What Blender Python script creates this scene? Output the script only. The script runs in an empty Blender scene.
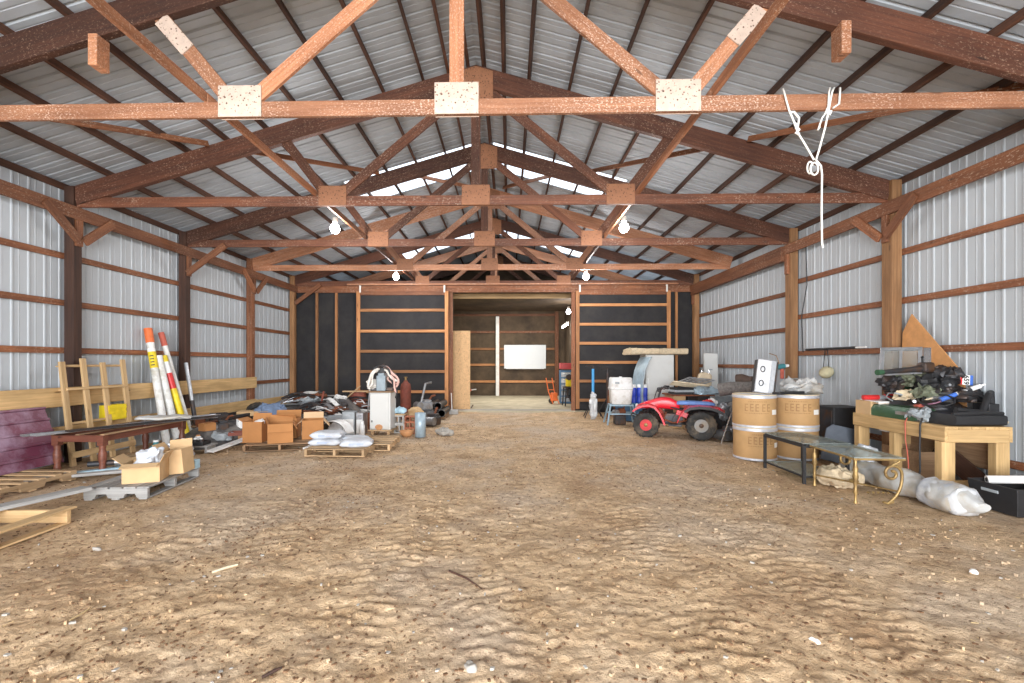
import bpy, bmesh, math, random
import numpy as np
from mathutils import Vector, Matrix, noise
RND = random.Random(11)
SC = bpy.context.scene
COL = SC.collection
PI = math.pi
F, PX, PY, YAW, CAMX, CAMZ = 465.0, 500.8, 363.0, 0.018, 0.5, 1.5

def ray(px, py):
    a, b = (px-PX)/F, (PY-py)/F
    c, s = math.cos(YAW), math.sin(YAW)
    return Vector((a*c-s, a*s+c, b))
def ground(px, py, z=0.0):            # point at height z seen at that place of the photograph
    d = ray(px, py); t = (z-CAMZ)/d.z
    return Vector((CAMX+d.x*t, d.y*t, z))
def at(px, py, Y):                    # point at depth Y
    d = ray(px, py); t = Y/d.y
    return Vector((CAMX+d.x*t, Y, CAMZ+d.z*t))

# ------------------------------------------------------------------ materials
def _nt(name):
    m = bpy.data.materials.new(name); m.use_nodes = True
    nt = m.node_tree; nt.nodes.clear()
    out = nt.nodes.new('ShaderNodeOutputMaterial')
    b = nt.nodes.new('ShaderNodeBsdfPrincipled')
    nt.links.new(b.outputs[0], out.inputs[0])
    return m, nt, b
def N(nt, t, **kw):
    n = nt.nodes.new(t)
    for k, v in kw.items():
        if k in n.inputs: n.inputs[k].default_value = v
        else: setattr(n, k, v)
    return n
def mixc(nt, fac, a, b):
    n = nt.nodes.new('ShaderNodeMix'); n.data_type = 'RGBA'
    for sock, v in ((n.inputs[0], fac), (n.inputs[6], a), (n.inputs[7], b)):
        if hasattr(v, 'links'): nt.links.new(v, sock)
        elif isinstance(v, (int, float)): sock.default_value = v
        else: sock.default_value = (*v, 1) if len(v) == 3 else v
    return n.outputs[2]
def ramp(nt, fac, *stops):
    n = nt.nodes.new('ShaderNodeValToRGB'); e = n.color_ramp.elements
    while len(e) < len(stops): e.new(0.5)
    for el, (p, c) in zip(e, stops):
        el.position = p; el.color = (c, c, c, 1) if isinstance(c, (int, float)) else (*c, 1)
    nt.links.new(fac, n.inputs[0]); return n.outputs[0]
def coords(nt, scale=(1, 1, 1), kind='Object'):
    tc = nt.nodes.new('ShaderNodeTexCoord'); mp = nt.nodes.new('ShaderNodeMapping')
    mp.inputs['Scale'].default_value = scale
    nt.links.new(tc.outputs[kind], mp.inputs[0]); return mp.outputs[0]
def noiz(nt, vec, scale, detail=4, rough=.55):
    n = N(nt, 'ShaderNodeTexNoise', Scale=scale, Detail=detail, Roughness=rough)
    nt.links.new(vec, n.inputs['Vector']); return n.outputs[0]
def bump(nt, bsdf, h, strength=.3, dist=.01):
    n = N(nt, 'ShaderNodeBump', Strength=strength, Distance=dist)
    nt.links.new(h, n.inputs['Height']); nt.links.new(n.outputs[0], bsdf.inputs['Normal'])

def plain(name, col, rough=.6, metal=0, var=.18, scale=9, dirt=None, dirtamt=.5, bmp=.12, **extra):
    """a paint, plastic, cloth or metal: its colour, a soft mottling, and worn or soiled patches"""
    m, nt, b = _nt(name)
    v = coords(nt)
    n = noiz(nt, v, scale, 5, .6)
    lo = tuple(c*(1-var) for c in col); hi = tuple(min(1, c*(1+var)) for c in col)
    c = mixc(nt, ramp(nt, n, (.3, 0.), (.7, 1.)), lo, hi)
    if dirt:
        n2 = noiz(nt, v, scale*.45, 6, .7)
        c = mixc(nt, ramp(nt, n2, (.5-.12*dirtamt+.02, 0.), (.72-.1*dirtamt, 1.)), c, dirt)
    nt.links.new(c, b.inputs['Base Color'])
    b.inputs['Roughness'].default_value = rough; b.inputs['Metallic'].default_value = metal
    for k, val in extra.items(): b.inputs[k.replace('_', ' ')].default_value = val
    if bmp: bump(nt, b, noiz(nt, v, scale*5, 4), bmp, .006)
    return m

def wood(name, dark, light, rough=.75, fleck=None, fleckamt=.0, fs=26, knots=True, rand=.35):
    """timber: the grain runs along each board's own X axis"""
    m, nt, b = _nt(name)
    tc = nt.nodes.new('ShaderNodeTexCoord'); oi = nt.nodes.new('ShaderNodeObjectInfo')
    ad = nt.nodes.new('ShaderNodeVectorMath'); ad.operation = 'MULTIPLY_ADD'
    ad.inputs[1].default_value = (7, 7, 7)
    cmb = nt.nodes.new('ShaderNodeCombineXYZ')
    for i in range(3): nt.links.new(oi.outputs['Random'], cmb.inputs[i])
    nt.links.new(cmb.outputs[0], ad.inputs[0]); nt.links.new(tc.outputs['Object'], ad.inputs[2])
    def mp(s):
        n = nt.nodes.new('ShaderNodeMapping'); n.inputs['Scale'].default_value = s
        nt.links.new(ad.outputs[0], n.inputs[0]); return n.outputs[0]
    g = noiz(nt, mp((1.2, 38, 38)), 1.0, 6, .65)
    g2 = noiz(nt, mp((.9, 5, 5)), 1.4, 4, .6)
    c = mixc(nt, ramp(nt, g, (.32, 0.), (.68, 1.)), dark, light)
    c = mixc(nt, ramp(nt, g2, (.35, .55), (.62, 0.)), c, tuple(x*.62 for x in dark))
    hs = nt.nodes.new('ShaderNodeHueSaturation')
    mr = N(nt, 'ShaderNodeMapRange'); mr.inputs['To Min'].default_value = 1-rand; mr.inputs['To Max'].default_value = 1+rand
    nt.links.new(oi.outputs['Random'], mr.inputs[0]); nt.links.new(mr.outputs[0], hs.inputs['Value'])
    nt.links.new(c, hs.inputs['Color']); c = hs.outputs[0]
    if knots:
        vo = N(nt, 'ShaderNodeTexVoronoi', Scale=2.6); nt.links.new(mp((.55, 2.2, 2.2)), vo.inputs['Vector'])
        c = mixc(nt, ramp(nt, vo.outputs['Distance'], (.05, .75), (.10, 0.)), c, tuple(x*.3 for x in dark))
    if fleck:
        n3 = noiz(nt, mp((.6, 1.1, 1.1)), fs, 5, .7); n4 = noiz(nt, mp((.5, .5, .5)), 2.2, 3)
        f = nt.nodes.new('ShaderNodeMath'); f.operation = 'MULTIPLY'
        nt.links.new(ramp(nt, n3, (.56-.06*fleckamt, 0.), (.66-.06*fleckamt, .9)), f.inputs[0])
        nt.links.new(ramp(nt, n4, (.4, .15), (.62, 1.)), f.inputs[1])
        c = mixc(nt, f.outputs[0], c, fleck)
    nt.links.new(c, b.inputs['Base Color']); b.inputs['Roughness'].default_value = rough
    bump(nt, b, g, .25, .004)
    return m

M = {}
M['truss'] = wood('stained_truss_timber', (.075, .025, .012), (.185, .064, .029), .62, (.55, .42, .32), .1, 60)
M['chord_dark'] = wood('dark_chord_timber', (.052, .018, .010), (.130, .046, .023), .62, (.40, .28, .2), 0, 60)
M['truss_pale'] = wood('worn_lit_truss_timber', (.33, .125, .055), (.58, .27, .14), .6, (.80, .62, .50), .5, 70)  # truss timber lightened in its colour as if lit; flecks are wear
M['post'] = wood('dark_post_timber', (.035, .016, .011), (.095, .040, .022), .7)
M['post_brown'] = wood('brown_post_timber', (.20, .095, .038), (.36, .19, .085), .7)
M['girt'] = wood('girt_timber', (.15, .05, .020), (.33, .128, .055), .7, (.5, .38, .28), .1, 50)
M['purlin'] = wood('purlin_timber', (.055, .024, .014), (.115, .048, .026), .8)
M['rail'] = wood('door_rail_timber', (.36, .15, .055), (.56, .27, .11), .7)
M['treated'] = wood('treated_pine', (.52, .325, .135), (.75, .51, .25), .7, rand=.1)
M['pine'] = wood('pale_pine', (.52, .33, .15), (.72, .50, .27), .7, rand=.15)
M['pallet'] = wood('pallet_wood', (.42, .27, .14), (.62, .43, .25), .8, rand=.25)
M['grey_wood'] = wood('weathered_grey_wood', (.30, .29, .28), (.50, .49, .47), .85, rand=.15)
M['red_wood'] = wood('red_brown_table_wood', (.12, .035, .02), (.23, .08, .045), .5)
M['junk_wood'] = wood('old_board', (.22, .13, .07), (.40, .25, .14), .85)

def gusset_mat(name, base, spot):
    m, nt, b = _nt(name)
    v = coords(nt)
    n = noiz(nt, v, 10, 6, .7); c = mixc(nt, ramp(nt, n, (.35, 0.), (.65, 1.)), tuple(x*.8 for x in base), base)
    n2 = noiz(nt, v, 38, 3, .6); c = mixc(nt, ramp(nt, n2, (.60, 0.), (.66, .8)), c, tuple(x*.55 for x in spot))
    vo = N(nt, 'ShaderNodeTexVoronoi', Scale=21); nt.links.new(v, vo.inputs['Vector'])
    c = mixc(nt, ramp(nt, vo.outputs['Distance'], (.15, .95), (.21, 0.)), c, spot)
    nt.links.new(c, b.inputs['Base Color']); b.inputs['Roughness'].default_value = .7
    bump(nt, b, n2, .2, .003); return m
M['gusset_pale'] = gusset_mat('weathered_plywood', (.64, .50, .41), (.12, .06, .04))
M['gusset'] = gusset_mat('stained_plywood', (.34, .15, .075), (.10, .04, .022))

def metal_sheet(name, col, rough, dirtc, streak=(1, 1, .18)):
    m, nt, b = _nt(name)
    v = coords(nt, streak); n = noiz(nt, v, 3.2, 6, .65); n2 = noiz(nt, coords(nt), .7, 4, .6)
    c = mixc(nt, ramp(nt, n, (.35, 0.), (.75, .45)), col, dirtc)
    c = mixc(nt, ramp(nt, n2, (.4, 0.), (.75, .35)), c, dirtc)
    nt.links.new(c, b.inputs['Base Color']); b.inputs['Roughness'].default_value = rough
    b.inputs['Metallic'].default_value = .05
    return m
M['wall_metal'] = metal_sheet('white_wall_steel', (.49, .53, .565), .62, (.41, .425, .435), (.5, .5, .3))
M['roof_metal'] = metal_sheet('roof_steel', (.43, .47, .515), .55, (.22, .235, .25), (.3, .6, 1))
M['black_board'] = plain('black_sheathing', (.020, .019, .021), .8, 0, .3, 3, (.035, .032, .03), .5)
M['brown_board'] = plain('brown_sheathing', (.11, .075, .045), .85, 0, .3, 2.2, (.06, .04, .025), .7)
M['concrete'] = plain('concrete', (.50, .44, .32), .85, 0, .15, 3, (.36, .31, .22), .6)
M['whiteboard'] = plain('white_board', (.62, .64, .65), .35, 0, .03, 2)
M['white_paint'] = plain('white_paint', (.78, .77, .73), .45, 0, .06, 4, (.55, .50, .42), .4)
M['osb'] = gusset_mat('strand_board', (.70, .44, .22), (.40, .22, .10))

def m_translucent():
    m = bpy.data.materials.new('translucent_roof_sheet'); m.use_nodes = True
    nt = m.node_tree; nt.nodes.clear()
    out = nt.nodes.new('ShaderNodeOutputMaterial'); mx = nt.nodes.new('ShaderNodeMixShader')
    t = N(nt, 'ShaderNodeBsdfTranslucent', Color=(.95, .95, .95, 1)); g = N(nt, 'ShaderNodeBsdfTransparent', Color=(.92, .93, .95, 1))
    n = noiz(nt, coords(nt), 5, 4); mx.inputs[0].default_value = .55
    nt.links.new(ramp(nt, n, (.3, .45), (.7, .65)), mx.inputs[0])
    nt.links.new(t.outputs[0], mx.inputs[1]); nt.links.new(g.outputs[0], mx.inputs[2]); nt.links.new(mx.outputs[0], out.inputs[0])
    return m
M['skylight'] = m_translucent()

def m_dirt():
    m, nt, b = _nt('packed_dirt')
    v = coords(nt)
    big = noiz(nt, v, .55, 5, .6); mid = noiz(nt, v, 2.6, 7, .68); fine = noiz(nt, v, 22, 6, .7); tiny = noiz(nt, v, 70, 3, .6)
    c = mixc(nt, ramp(nt, mid, (.34, 0.), (.66, 1.)), (.41, .26, .135), (.76, .545, .335))
    big2 = noiz(nt, coords(nt, (1, .6, 1)), .9, 4, .6)
    c = mixc(nt, ramp(nt, big2, (.50, 0.), (.68, .6)), c, (.38, .225, .115))
    c = mixc(nt, ramp(nt, big, (.47, 0.), (.60, .5)), c, (.56, .46, .36))          # dried grey clay
    c = mixc(nt, ramp(nt, fine, (.32, .9), (.46, 0.)), c, (.14, .068, .03))         # dark crumbs
    c = mixc(nt, ramp(nt, fine, (.56, 0.), (.70, .7)), c, (.76, .60, .40))             # pale dry crust
    c = mixc(nt, ramp(nt, tiny, (.67, 0.), (.74, .6)), c, (.72, .60, .44))             # straw flecks
    nt.links.new(c, b.inputs['Base Color'])
    nt.links.new(ramp(nt, big, (.40, .85), (.62, .62)), b.inputs['Roughness'])
    a = nt.nodes.new('ShaderNodeMath'); a.operation = 'ADD'
    nt.links.new(fine, a.inputs[0]); nt.links.new(mid, a.inputs[1])
    bump(nt, b, a.outputs[0], .9, .035)
    return m
M['dirt'] = m_dirt()

def glass(name, col=(.75, .85, .82), rough=.05, alpha=.35):
    m = bpy.data.materials.new(name); m.use_nodes = True
    nt = m.node_tree; nt.nodes.clear(); out = nt.nodes.new('ShaderNodeOutputMaterial')
    mx = nt.nodes.new('ShaderNodeMixShader'); t = N(nt, 'ShaderNodeBsdfTransparent', Color=(*col, 1))
    p = N(nt, 'ShaderNodeBsdfPrincipled'); p.inputs['Base Color'].default_value = (*col, 1); p.inputs['Roughness'].default_value = rough
    n = noiz(nt, coords(nt), 4, 4)
    nt.links.new(ramp(nt, n, (.3, alpha*.7), (.7, min(1, alpha*1.3))), mx.inputs[0])
    nt.links.new(t.outputs[0], mx.inputs[1]); nt.links.new(p.outputs[0], mx.inputs[2]); nt.links.new(mx.outputs[0], out.inputs[0]); return m
def emit(name, col, s):
    m = bpy.data.materials.new(name); m.use_nodes = True
    nt = m.node_tree; nt.nodes.clear(); out = nt.nodes.new('ShaderNodeOutputMaterial')
    e = N(nt, 'ShaderNodeEmission', Color=(*col, 1), Strength=s); nt.links.new(e.outputs[0], out.inputs[0]); return m

# ------------------------------------------------------------------ mesh building
class MB:
    def __init__(s): s.v = []; s.f = []
    def add(s, vs, fs, X=None):
        k = len(s.v); s.v += [tuple(X @ Vector(p)) if X else tuple(p) for p in vs]
        s.f += [tuple(i+k for i in f) for f in fs]; return s
    def box(s, c, d, X=None):
        x, y, z = (q/2 for q in d)
        vs = [(c[0]+i*x, c[1]+j*y, c[2]+k*z) for k in (-1, 1) for j in (-1, 1) for i in (-1, 1)]
        return s.add(vs, [(0, 2, 3, 1), (4, 5, 7, 6), (0, 1, 5, 4), (2, 6, 7, 3), (0, 4, 6, 2), (1, 3, 7, 5)], X)
    def bar(s, p0, p1, w, h, up=(0, 0, 1)):
        p0, p1 = Vector(p0), Vector(p1); X = frame(p0, p1, up)
        return s.box((0, 0, 0), ((p1-p0).length, w, h), X)
    def tube(s, pts, r, n=8, closed=False, caps=True):
        pts = [Vector(p) for p in pts]; m = len(pts); rings = []; ref = None
        for i in range(m):
            a = pts[(i-1) % m] if (closed or i > 0) else pts[i]; b = pts[(i+1) % m] if (closed or i < m-1) else pts[i]
            t = (b-a).normalized()
            if ref is None:
                ref = Vector((0, 0, 1)) if abs(t.z) < .9 else Vector((1, 0, 0))
            u = t.cross(ref)
            if u.length < 1e-5: u = t.orthogonal()
            u.normalize(); w = u.cross(t).normalized(); ref = w
            ri = r[i] if isinstance(r, (list, tuple)) else r
            rings.append([pts[i]+u*ri*math.cos(2*PI*j/n)+w*ri*math.sin(2*PI*j/n) for j in range(n)])
        return s.loft(rings, caps and not closed, closed)
    def loft(s, rings, caps=True, closed=False, X=None):
        n = len(rings[0]); vs = [p for r in rings for p in r]; fs = []
        m = len(rings)
        for i in range(m if closed else m-1):
            for j in range(n):
                a, b = i*n+j, i*n+(j+1) % n; c, d = ((i+1) % m)*n+(j+1) % n, ((i+1) % m)*n+j
                fs.append((a, b, c, d))
        if caps: fs += [tuple(range(n))[::-1], tuple(range((m-1)*n, m*n))]
        return s.add(vs, fs, X)
    def lathe(s, prof, n=20, X=None, caps=True):
        return s.loft([[(r*math.cos(2*PI*j/n), r*math.sin(2*PI*j/n), z) for j in range(n)] for r, z in prof], caps, False, X)
    def prism(s, poly, t, X=None):          # polygon in local XZ, thickness t along Y
        n = len(poly); vs = [(x, -t/2, z) for x, z in poly]+[(x, t/2, z) for x, z in poly]
        fs = [tuple(range(n)), tuple(range(n, 2*n))[::-1]]+[(i, i+n, (i+1) % n+n, (i+1) % n) for i in range(n)]
        return s.add(vs, fs, X)
    def strip(s, prof, y0, y1, t=.01, X=None, taper=None):   # thick sheet: profile (x,z) swept across y
        up, dn = [], []
        m = len(prof)
        for i, (x, z) in enumerate(prof):
            a = prof[max(0, i-1)]; b = prof[min(m-1, i+1)]
            nx, nz = -(b[1]-a[1]), b[0]-a[0]; l = math.hypot(nx, nz) or 1
            up.append((x+nx/l*t/2, z+nz/l*t/2)); dn.append((x-nx/l*t/2, z-nz/l*t/2))
        return s.prism2(up+dn[::-1], y0, y1, X)
    def prism2(s, poly, y0, y1, X=None):
        n = len(poly); vs = [(x, y0, z) for x, z in poly]+[(x, y1, z) for x, z in poly]
        h = n//2
        fs = [(i, i+n, (i+1) % n+n, (i+1) % n) for i in range(n)]
        for i in range(h-1):
            a, b, c, d = i, i+1, n-2-i, n-1-i
            fs += [(a, b, c, d), (a+n, d+n, c+n, b+n)]
        return s.add(vs, fs, X)
    def sheet(s, poly, axis_rows, X=None): ...
    def openbox(s, d, t=.006, X=None, z0=0):
        x, y, h = d[0]/2, d[1]/2, d[2]
        def rect(a, b, z): return [(-a, -b, z), (a, -b, z), (a, b, z), (-a, b, z)]
        rings = [rect(x, y, z0), rect(x, y, z0+h), rect(x-t, y-t, z0+h), rect(x-t, y-t, z0+t)]
        return s.loft(rings, True, False, X)
    def build(s, name, mat, parent=None, smooth=None, bevel=0, loc=None, X=None, seg=1, subd=0):
        me = bpy.data.meshes.new(name); me.from_pydata(s.v, [], s.f)
        bm = bmesh.new(); bm.from_mesh(me); bmesh.ops.recalc_face_normals(bm, faces=bm.faces); bm.to_mesh(me); bm.free()
        me.materials.append(M[mat] if isinstance(mat, str) else mat)
        if smooth is not None:
            me.polygons.foreach_set('use_smooth', [True]*len(me.polygons))
            me.set_sharp_from_angle(angle=math.radians(smooth))
        o = bpy.data.objects.new(name, me); COL.objects.link(o)
        if parent: o.parent = parent
        if X is not None: o.matrix_local = X
        if loc is not None: o.location = loc
        if bevel:
            b = o.modifiers.new('edge', 'BEVEL'); b.width = bevel; b.segments = seg; b.limit_method = 'ANGLE'; b.angle_limit = .7
        if subd:
            b = o.modifiers.new('soft', 'SUBSURF'); b.levels = subd; b.render_levels = subd
        return o

def frame(p0, p1, up=(0, 0, 1)):
    """matrix at the middle of p0-p1 with X along it and Z towards up"""
    p0, p1 = Vector(p0), Vector(p1); x = (p1-p0).normalized(); up = Vector(up)
    y = up.cross(x)
    if y.length < 1e-4: y = Vector((0, 1, 0)).cross(x)
    y.normalize(); z = x.cross(y)
    X = Matrix((x, y, z)).transposed().to_4x4(); X.translation = (p0+p1)/2
    return X
def beam(name, p0, p1, w, h, mat, parent=None, up=(0, 0, 1), bevel=.004, cut0=0, cut1=0, pre=None):
    p0, p1 = Vector(p0), Vector(p1); L = (p1-p0).length/2
    b = MB(); vs = []
    for k in (-1, 1):
        for j in (-1, 1):
            for i in (-1, 1): vs.append((i*L+(cut0 if i < 0 else cut1)*k*h/2, j*w/2, k*h/2))
    b.add(vs, [(0, 2, 3, 1), (4, 5, 7, 6), (0, 1, 5, 4), (2, 6, 7, 3), (0, 4, 6, 2), (1, 3, 7, 5)])
    return b.build(name, mat, parent, bevel=bevel, X=(pre @ frame(p0, p1, up)) if pre else frame(p0, p1, up))
def tag(o, label=None, cat=None, group=None, kind=None):
    if label: o['label'] = label
    if cat: o['category'] = cat
    if group: o['group'] = group
    if kind: o['kind'] = kind
    return o
def thing(name, label, cat, loc=(0, 0, 0), rz=0, group=None):
    o = bpy.data.objects.new(name, None); COL.objects.link(o)
    o.empty_display_size = .1; o.location = loc; o.rotation_euler = (0, 0, rz)
    return tag(o, label, cat, group)
def dup(root, loc=None, rz=None, label=None):
    kids = {}
    for o in SC.objects:
        if o.parent: kids.setdefault(o.parent.name, []).append(o)
    def cp(o, par):
        c = o.copy(); COL.objects.link(c)
        if par: c.parent = par
        for k in kids.get(o.name, []): cp(k, c)
        return c
    r = cp(root, None)
    if loc is not None: r.location = loc
    if rz is not None: r.rotation_euler = (r.rotation_euler[0], r.rotation_euler[1], rz)
    if label: r['label'] = label
    return r
def struct(o): o['kind'] = 'structure'; return o
def TR(x=0, y=0, z=0): return Matrix.Translation((x, y, z))
def RX(a): return Matrix.Rotation(a, 4, 'X')
def RY(a): return Matrix.Rotation(a, 4, 'Y')
def RZ(a): return Matrix.Rotation(a, 4, 'Z')
def soft(mb_pts, amp, sc, seed=0):
    return [Vector(p)+Vector(noise.noise_vector(Vector(p)*sc+Vector((seed, seed*1.7, 0))))*amp for p in mb_pts]
def pillow(L, W, H, nx=14, ny=10, amp=.012, sc=7, seed=0, edge=.35):
    """a filled sack: closed lofted surface lying on z=0"""
    rings = []
    for i in range(nx+1):
        u = -1+2*i/nx; r = []
        k = (1-abs(u)**5)**.5 if abs(u) < 1 else 0
        hh = max(.30, (1-abs(u)**7)**.5 if abs(u) < 1 else 0)*H; ww = W/2*(1-.05*abs(u)**6)
        for j in range(2*ny):
            a = 2*PI*j/(2*ny); ca, sa = math.cos(a), math.sin(a)
            y = ww*math.copysign(abs(ca)**.45, ca); z = hh/2*math.copysign(abs(sa)**.8, sa)
            p = Vector((u*L/2, y, H/2*.9+z))
            p += Vector(noise.noise_vector(p*sc+Vector((seed, 0, seed))))*amp
            p.z = max(.0, p.z); r.append(p)
        rings.append(r)
    return MB().loft(rings)
def arc(cx, cz, r, a0, a1, n=10):
    return [(cx+r*math.cos(math.radians(a0+(a1-a0)*i/n)), cz+r*math.sin(math.radians(a0+(a1-a0)*i/n))) for i in range(n+1)]
# ================================================================== THE SETTING
HW = 6.085                                  # inner face of the posts from the ridge line
TY = [-0.60, 1.95, 4.44, 6.98, 9.42, 11.86, 14.22]
WX = HW+.18                                 # inner face of the wall steel
Y0, Y1, YB = -5.5, 14.36, 20.85
EAVE = lambda x: 6.06-.29*abs(x)            # underside of the roof steel

# ---- dirt floor
def vnoise(x, y, s, seed):
    r = np.random.RandomState(seed).rand(128, 128)
    u, v = x/s, y/s; iu, iv = np.floor(u).astype(int), np.floor(v).astype(int); fu, fv = u-iu, v-iv
    fu = fu*fu*(3-2*fu); fv = fv*fv*(3-2*fv)
    g = lambda a, b: r[a % 128, b % 128]
    return (g(iu, iv)*(1-fu)*(1-fv)+g(iu+1, iv)*fu*(1-fv)+g(iu, iv+1)*(1-fu)*fv+g(iu+1, iv+1)*fu*fv)-.5
def floor_height(x, y):
    z = .030*vnoise(x, y, .9, 1)+.022*vnoise(x, y, .33, 2)+.014*vnoise(x, y, .13, 3)+.016*vnoise(x, y, .06, 4)+.010*vnoise(x+3, y, .035, 5)
    for k, (xa, ya, xb, yb, w, pitch, st) in enumerate(TRACKS):
        L = math.hypot(xb-xa, yb-ya); tx, ty = (xb-xa)/L, (yb-ya)/L
        bend = .12*np.sin((y-ya)*.8+k)
        u = (x-xa)*tx+(y-ya)*ty; v = (x-xa)*ty-(y-ya)*tx+bend
        a = np.abs(v)/w
        inside = np.clip((1-a)*6, 0, 1)*np.clip(u*3, 0, 1)*np.clip((L-u)*3, 0, 1)
        ph = u/(pitch*.72)+np.abs(v)*1.9+(v > 0)*.5
        lug = np.clip(np.sin(2*PI*ph)*1.6, -1, 1)
        patch = np.clip(.5+2.2*vnoise(x+9*k, y, .8, 10+k), 0, 1)
        z = z+inside*patch*st*(.0105*lug*np.clip(a*7, 0, 1)*(.6+1.2*vnoise(x, y, .11, 40+k))-.004)
        z = z+patch*st*.010*np.exp(-((a-1.08)/.12)**2)*np.clip(u*3, 0, 1)*np.clip((L-u)*3, 0, 1)
    edge = np.clip((np.abs(x-.3)-2.6)/1.5, 0, 1)          # calmer under the stored things
    return z*(1-.72*edge)-.012-.02*edge*0
TRACKS = [(.55, 1.6, .35, 9.5, .26, .145, 1.0), (-.35, 2.3, .1, 12, .25, .15, .9), (1.7, 1.8, 1.2, 12.5, .26, .15, .85), (2.6, 2.2, 1.9, 9, .25, .14, .8),
          (-1.5, 3.5, -.9, 11, .25, .15, .7), (3.4, 3.2, 2.2, 8, .24, .14, .7), (-2.4, 3.2, .6, 8.6, .25, .15, .75), (1.0, 2.0, -2.0, 7.5, .24, .15, .6)]
xs = np.linspace(-WX-.1, WX+.1, 601)
ys = [Y0]
while ys[-1] < 14.5: ys.append(ys[-1]+(.25 if ys[-1] < 1.6 else .0046*ys[-1]+.003))
ys = np.array(ys)
gx_, gy_ = np.meshgrid(xs, ys); gz_ = floor_height(gx_, gy_)
def floor_z(x, y): return float(floor_height(np.array([x]), np.array([y]))[0])
me = bpy.data.meshes.new('floor'); nx, ny = len(xs), len(ys)
co = np.stack([gx_, gy_, gz_], -1).reshape(-1, 3).astype(np.float32)
idx = np.arange(nx*ny).reshape(ny, nx)
q = np.stack([idx[:-1, :-1], idx[:-1, 1:], idx[1:, 1:], idx[1:, :-1]], -1).reshape(-1)
me.vertices.add(len(co)); me.vertices.foreach_set('co', co.ravel())
me.loops.add(len(q)); me.loops.foreach_set('vertex_index', q.astype(np.int32))
me.polygons.add(len(q)//4); me.polygons.foreach_set('loop_start', np.arange(0, len(q), 4, dtype=np.int32)); me.polygons.foreach_set('use_smooth', np.ones(len(q)//4, bool))
me.update(); me.validate(); me.materials.append(M['dirt'])
fl = bpy.data.objects.new('floor', me); COL.objects.link(fl); struct(fl)

# ---- ribbed steel
def ribbed(u0, u1, pitch=.225, h=.0105, minor=True):
    """(u, depth) polyline of a ribbed sheet"""
    pts = []; u = u0
    while u < u1:
        pts += [(u, 0), (u+.012, h), (u+.034, h), (u+.046, 0)]
        if minor: pts += [(u+.105, 0), (u+.112, h*.3), (u+.122, h*.3), (u+.129, 0)]
        u += pitch
    return [p for p in pts if p[0] <= u1]+[(u1, 0)]
def sheet(name, pts_fn, prof, ends, mat):
    vs = []; n = len(prof)
    for e in ends: vs += [pts_fn(u, d, e) for u, d in prof]
    fs = [(k*n+i, k*n+i+1, (k+1)*n+i+1, (k+1)*n+i) for k in range(len(ends)-1) for i in range(n-1)]
    return MB().add(vs, fs).build(name, mat)
for nm, s in (('wall_left', -1), ('wall_right', 1)):
    struct(sheet(nm, lambda u, d, e: (s*(WX+.022-d), u, e), ribbed(Y0, YB+.1, .225), (-.05, 4.26), 'wall_metal'))
SKY = [(9.50, 10.80, 2.9), (15.3, 16.35, 3.1)]       # the translucent strips in the roof: y0, y1, half length
def roof_part(name, s, y0, y1, x0, x1):
    return struct(sheet(name, lambda u, d, e: (s*e, u, EAVE(e)+d), ribbed(y0, y1, .225, .022, True), (x0, (x0+x1)/2, x1), 'roof_metal'))
for s, side in ((-1, 'left'), (1, 'right')):
    y = Y0; k = 0
    for a, b, hl in SKY:
        roof_part('ceiling_%s' % side, s, y, a, 0, WX+.35)
        roof_part('ceiling_%s' % side, s, a, b, hl, WX+.35)
        o = struct(sheet('window_%d' % (1+2*k+(s > 0)), lambda u, d, e: (s*e, u, EAVE(e)+d+.004), ribbed(a-.03, b+.03, .225, .022, True), (0, hl/2, hl+.05), 'skylight'))
        y = b; k += 1
    roof_part('ceiling_%s' % side, s, y, YB+.1, 0, WX+.35)
struct(MB().prism([(-.18, EAVE(.18)+.028), (0, EAVE(0)+.034), (.18, EAVE(.18)+.028), (.18, EAVE(.18)+.034), (0, EAVE(0)+.042), (-.18, EAVE(.18)+.034)], YB+.1-Y0, TR(0, (Y0+YB+.1)/2, 0)).build('trim_1', 'roof_metal'))

# ---- the wall behind the camera, with its wide open doorway
mbw = MB()
mbw.box((-5.4, Y0, 2.1), (1.9, .05, 4.3)); mbw.box((5.4, Y0, 2.1), (1.9, .05, 4.3))
mbw.prism([(-WX, 4.0), (WX, 4.0), (WX, EAVE(WX)), (0, EAVE(0)), (-WX, EAVE(WX))], .05, TR(0, Y0, 0))
struct(mbw.build('wall_front', 'wall_metal'))

# ---- black end wall, its gable and the room beyond
OX0, OX1, OH = -1.27, 2.43, 3.84
mbw = MB()
mbw.box(((-WX+OX0)/2, Y1+.03, 1.92), (WX+OX0, .02, 3.9)); mbw.box(((WX+OX1)/2, Y1+.03, 1.92), (WX-OX1, .02, 3.9))
struct(mbw.build('wall_back', 'black_board'))
struct(MB().prism([(-WX, 0), (WX, 0), (WX, EAVE(WX)), (0, EAVE(0)), (-WX, EAVE(WX))], .02, TR(0, YB+.08, 0)).build('wall_far_end', 'brown_board'))
RX0, RX1 = -5.2, 2.98
struct(MB().box(((RX0+RX1)/2, YB+.02, 1.9), (RX1-RX0, .03, 3.85)).build('wall_back_room', 'brown_board'))
struct(MB().box((RX1+.02, (Y1+YB)/2+.05, 1.9), (.03, YB-Y1, 3.85)).build('wall_room_right', 'brown_board'))
struct(MB().box((RX0-.02, (Y1+YB)/2+.05, 1.9), (.03, YB-Y1, 3.85)).build('wall_room_left', 'brown_board'))
struct(MB().box(((RX0+RX1)/2, (Y1+YB)/2+.07, 3.84), (RX1-RX0, YB-Y1-.06, .04)).build('ceiling_room', 'brown_board'))
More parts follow.
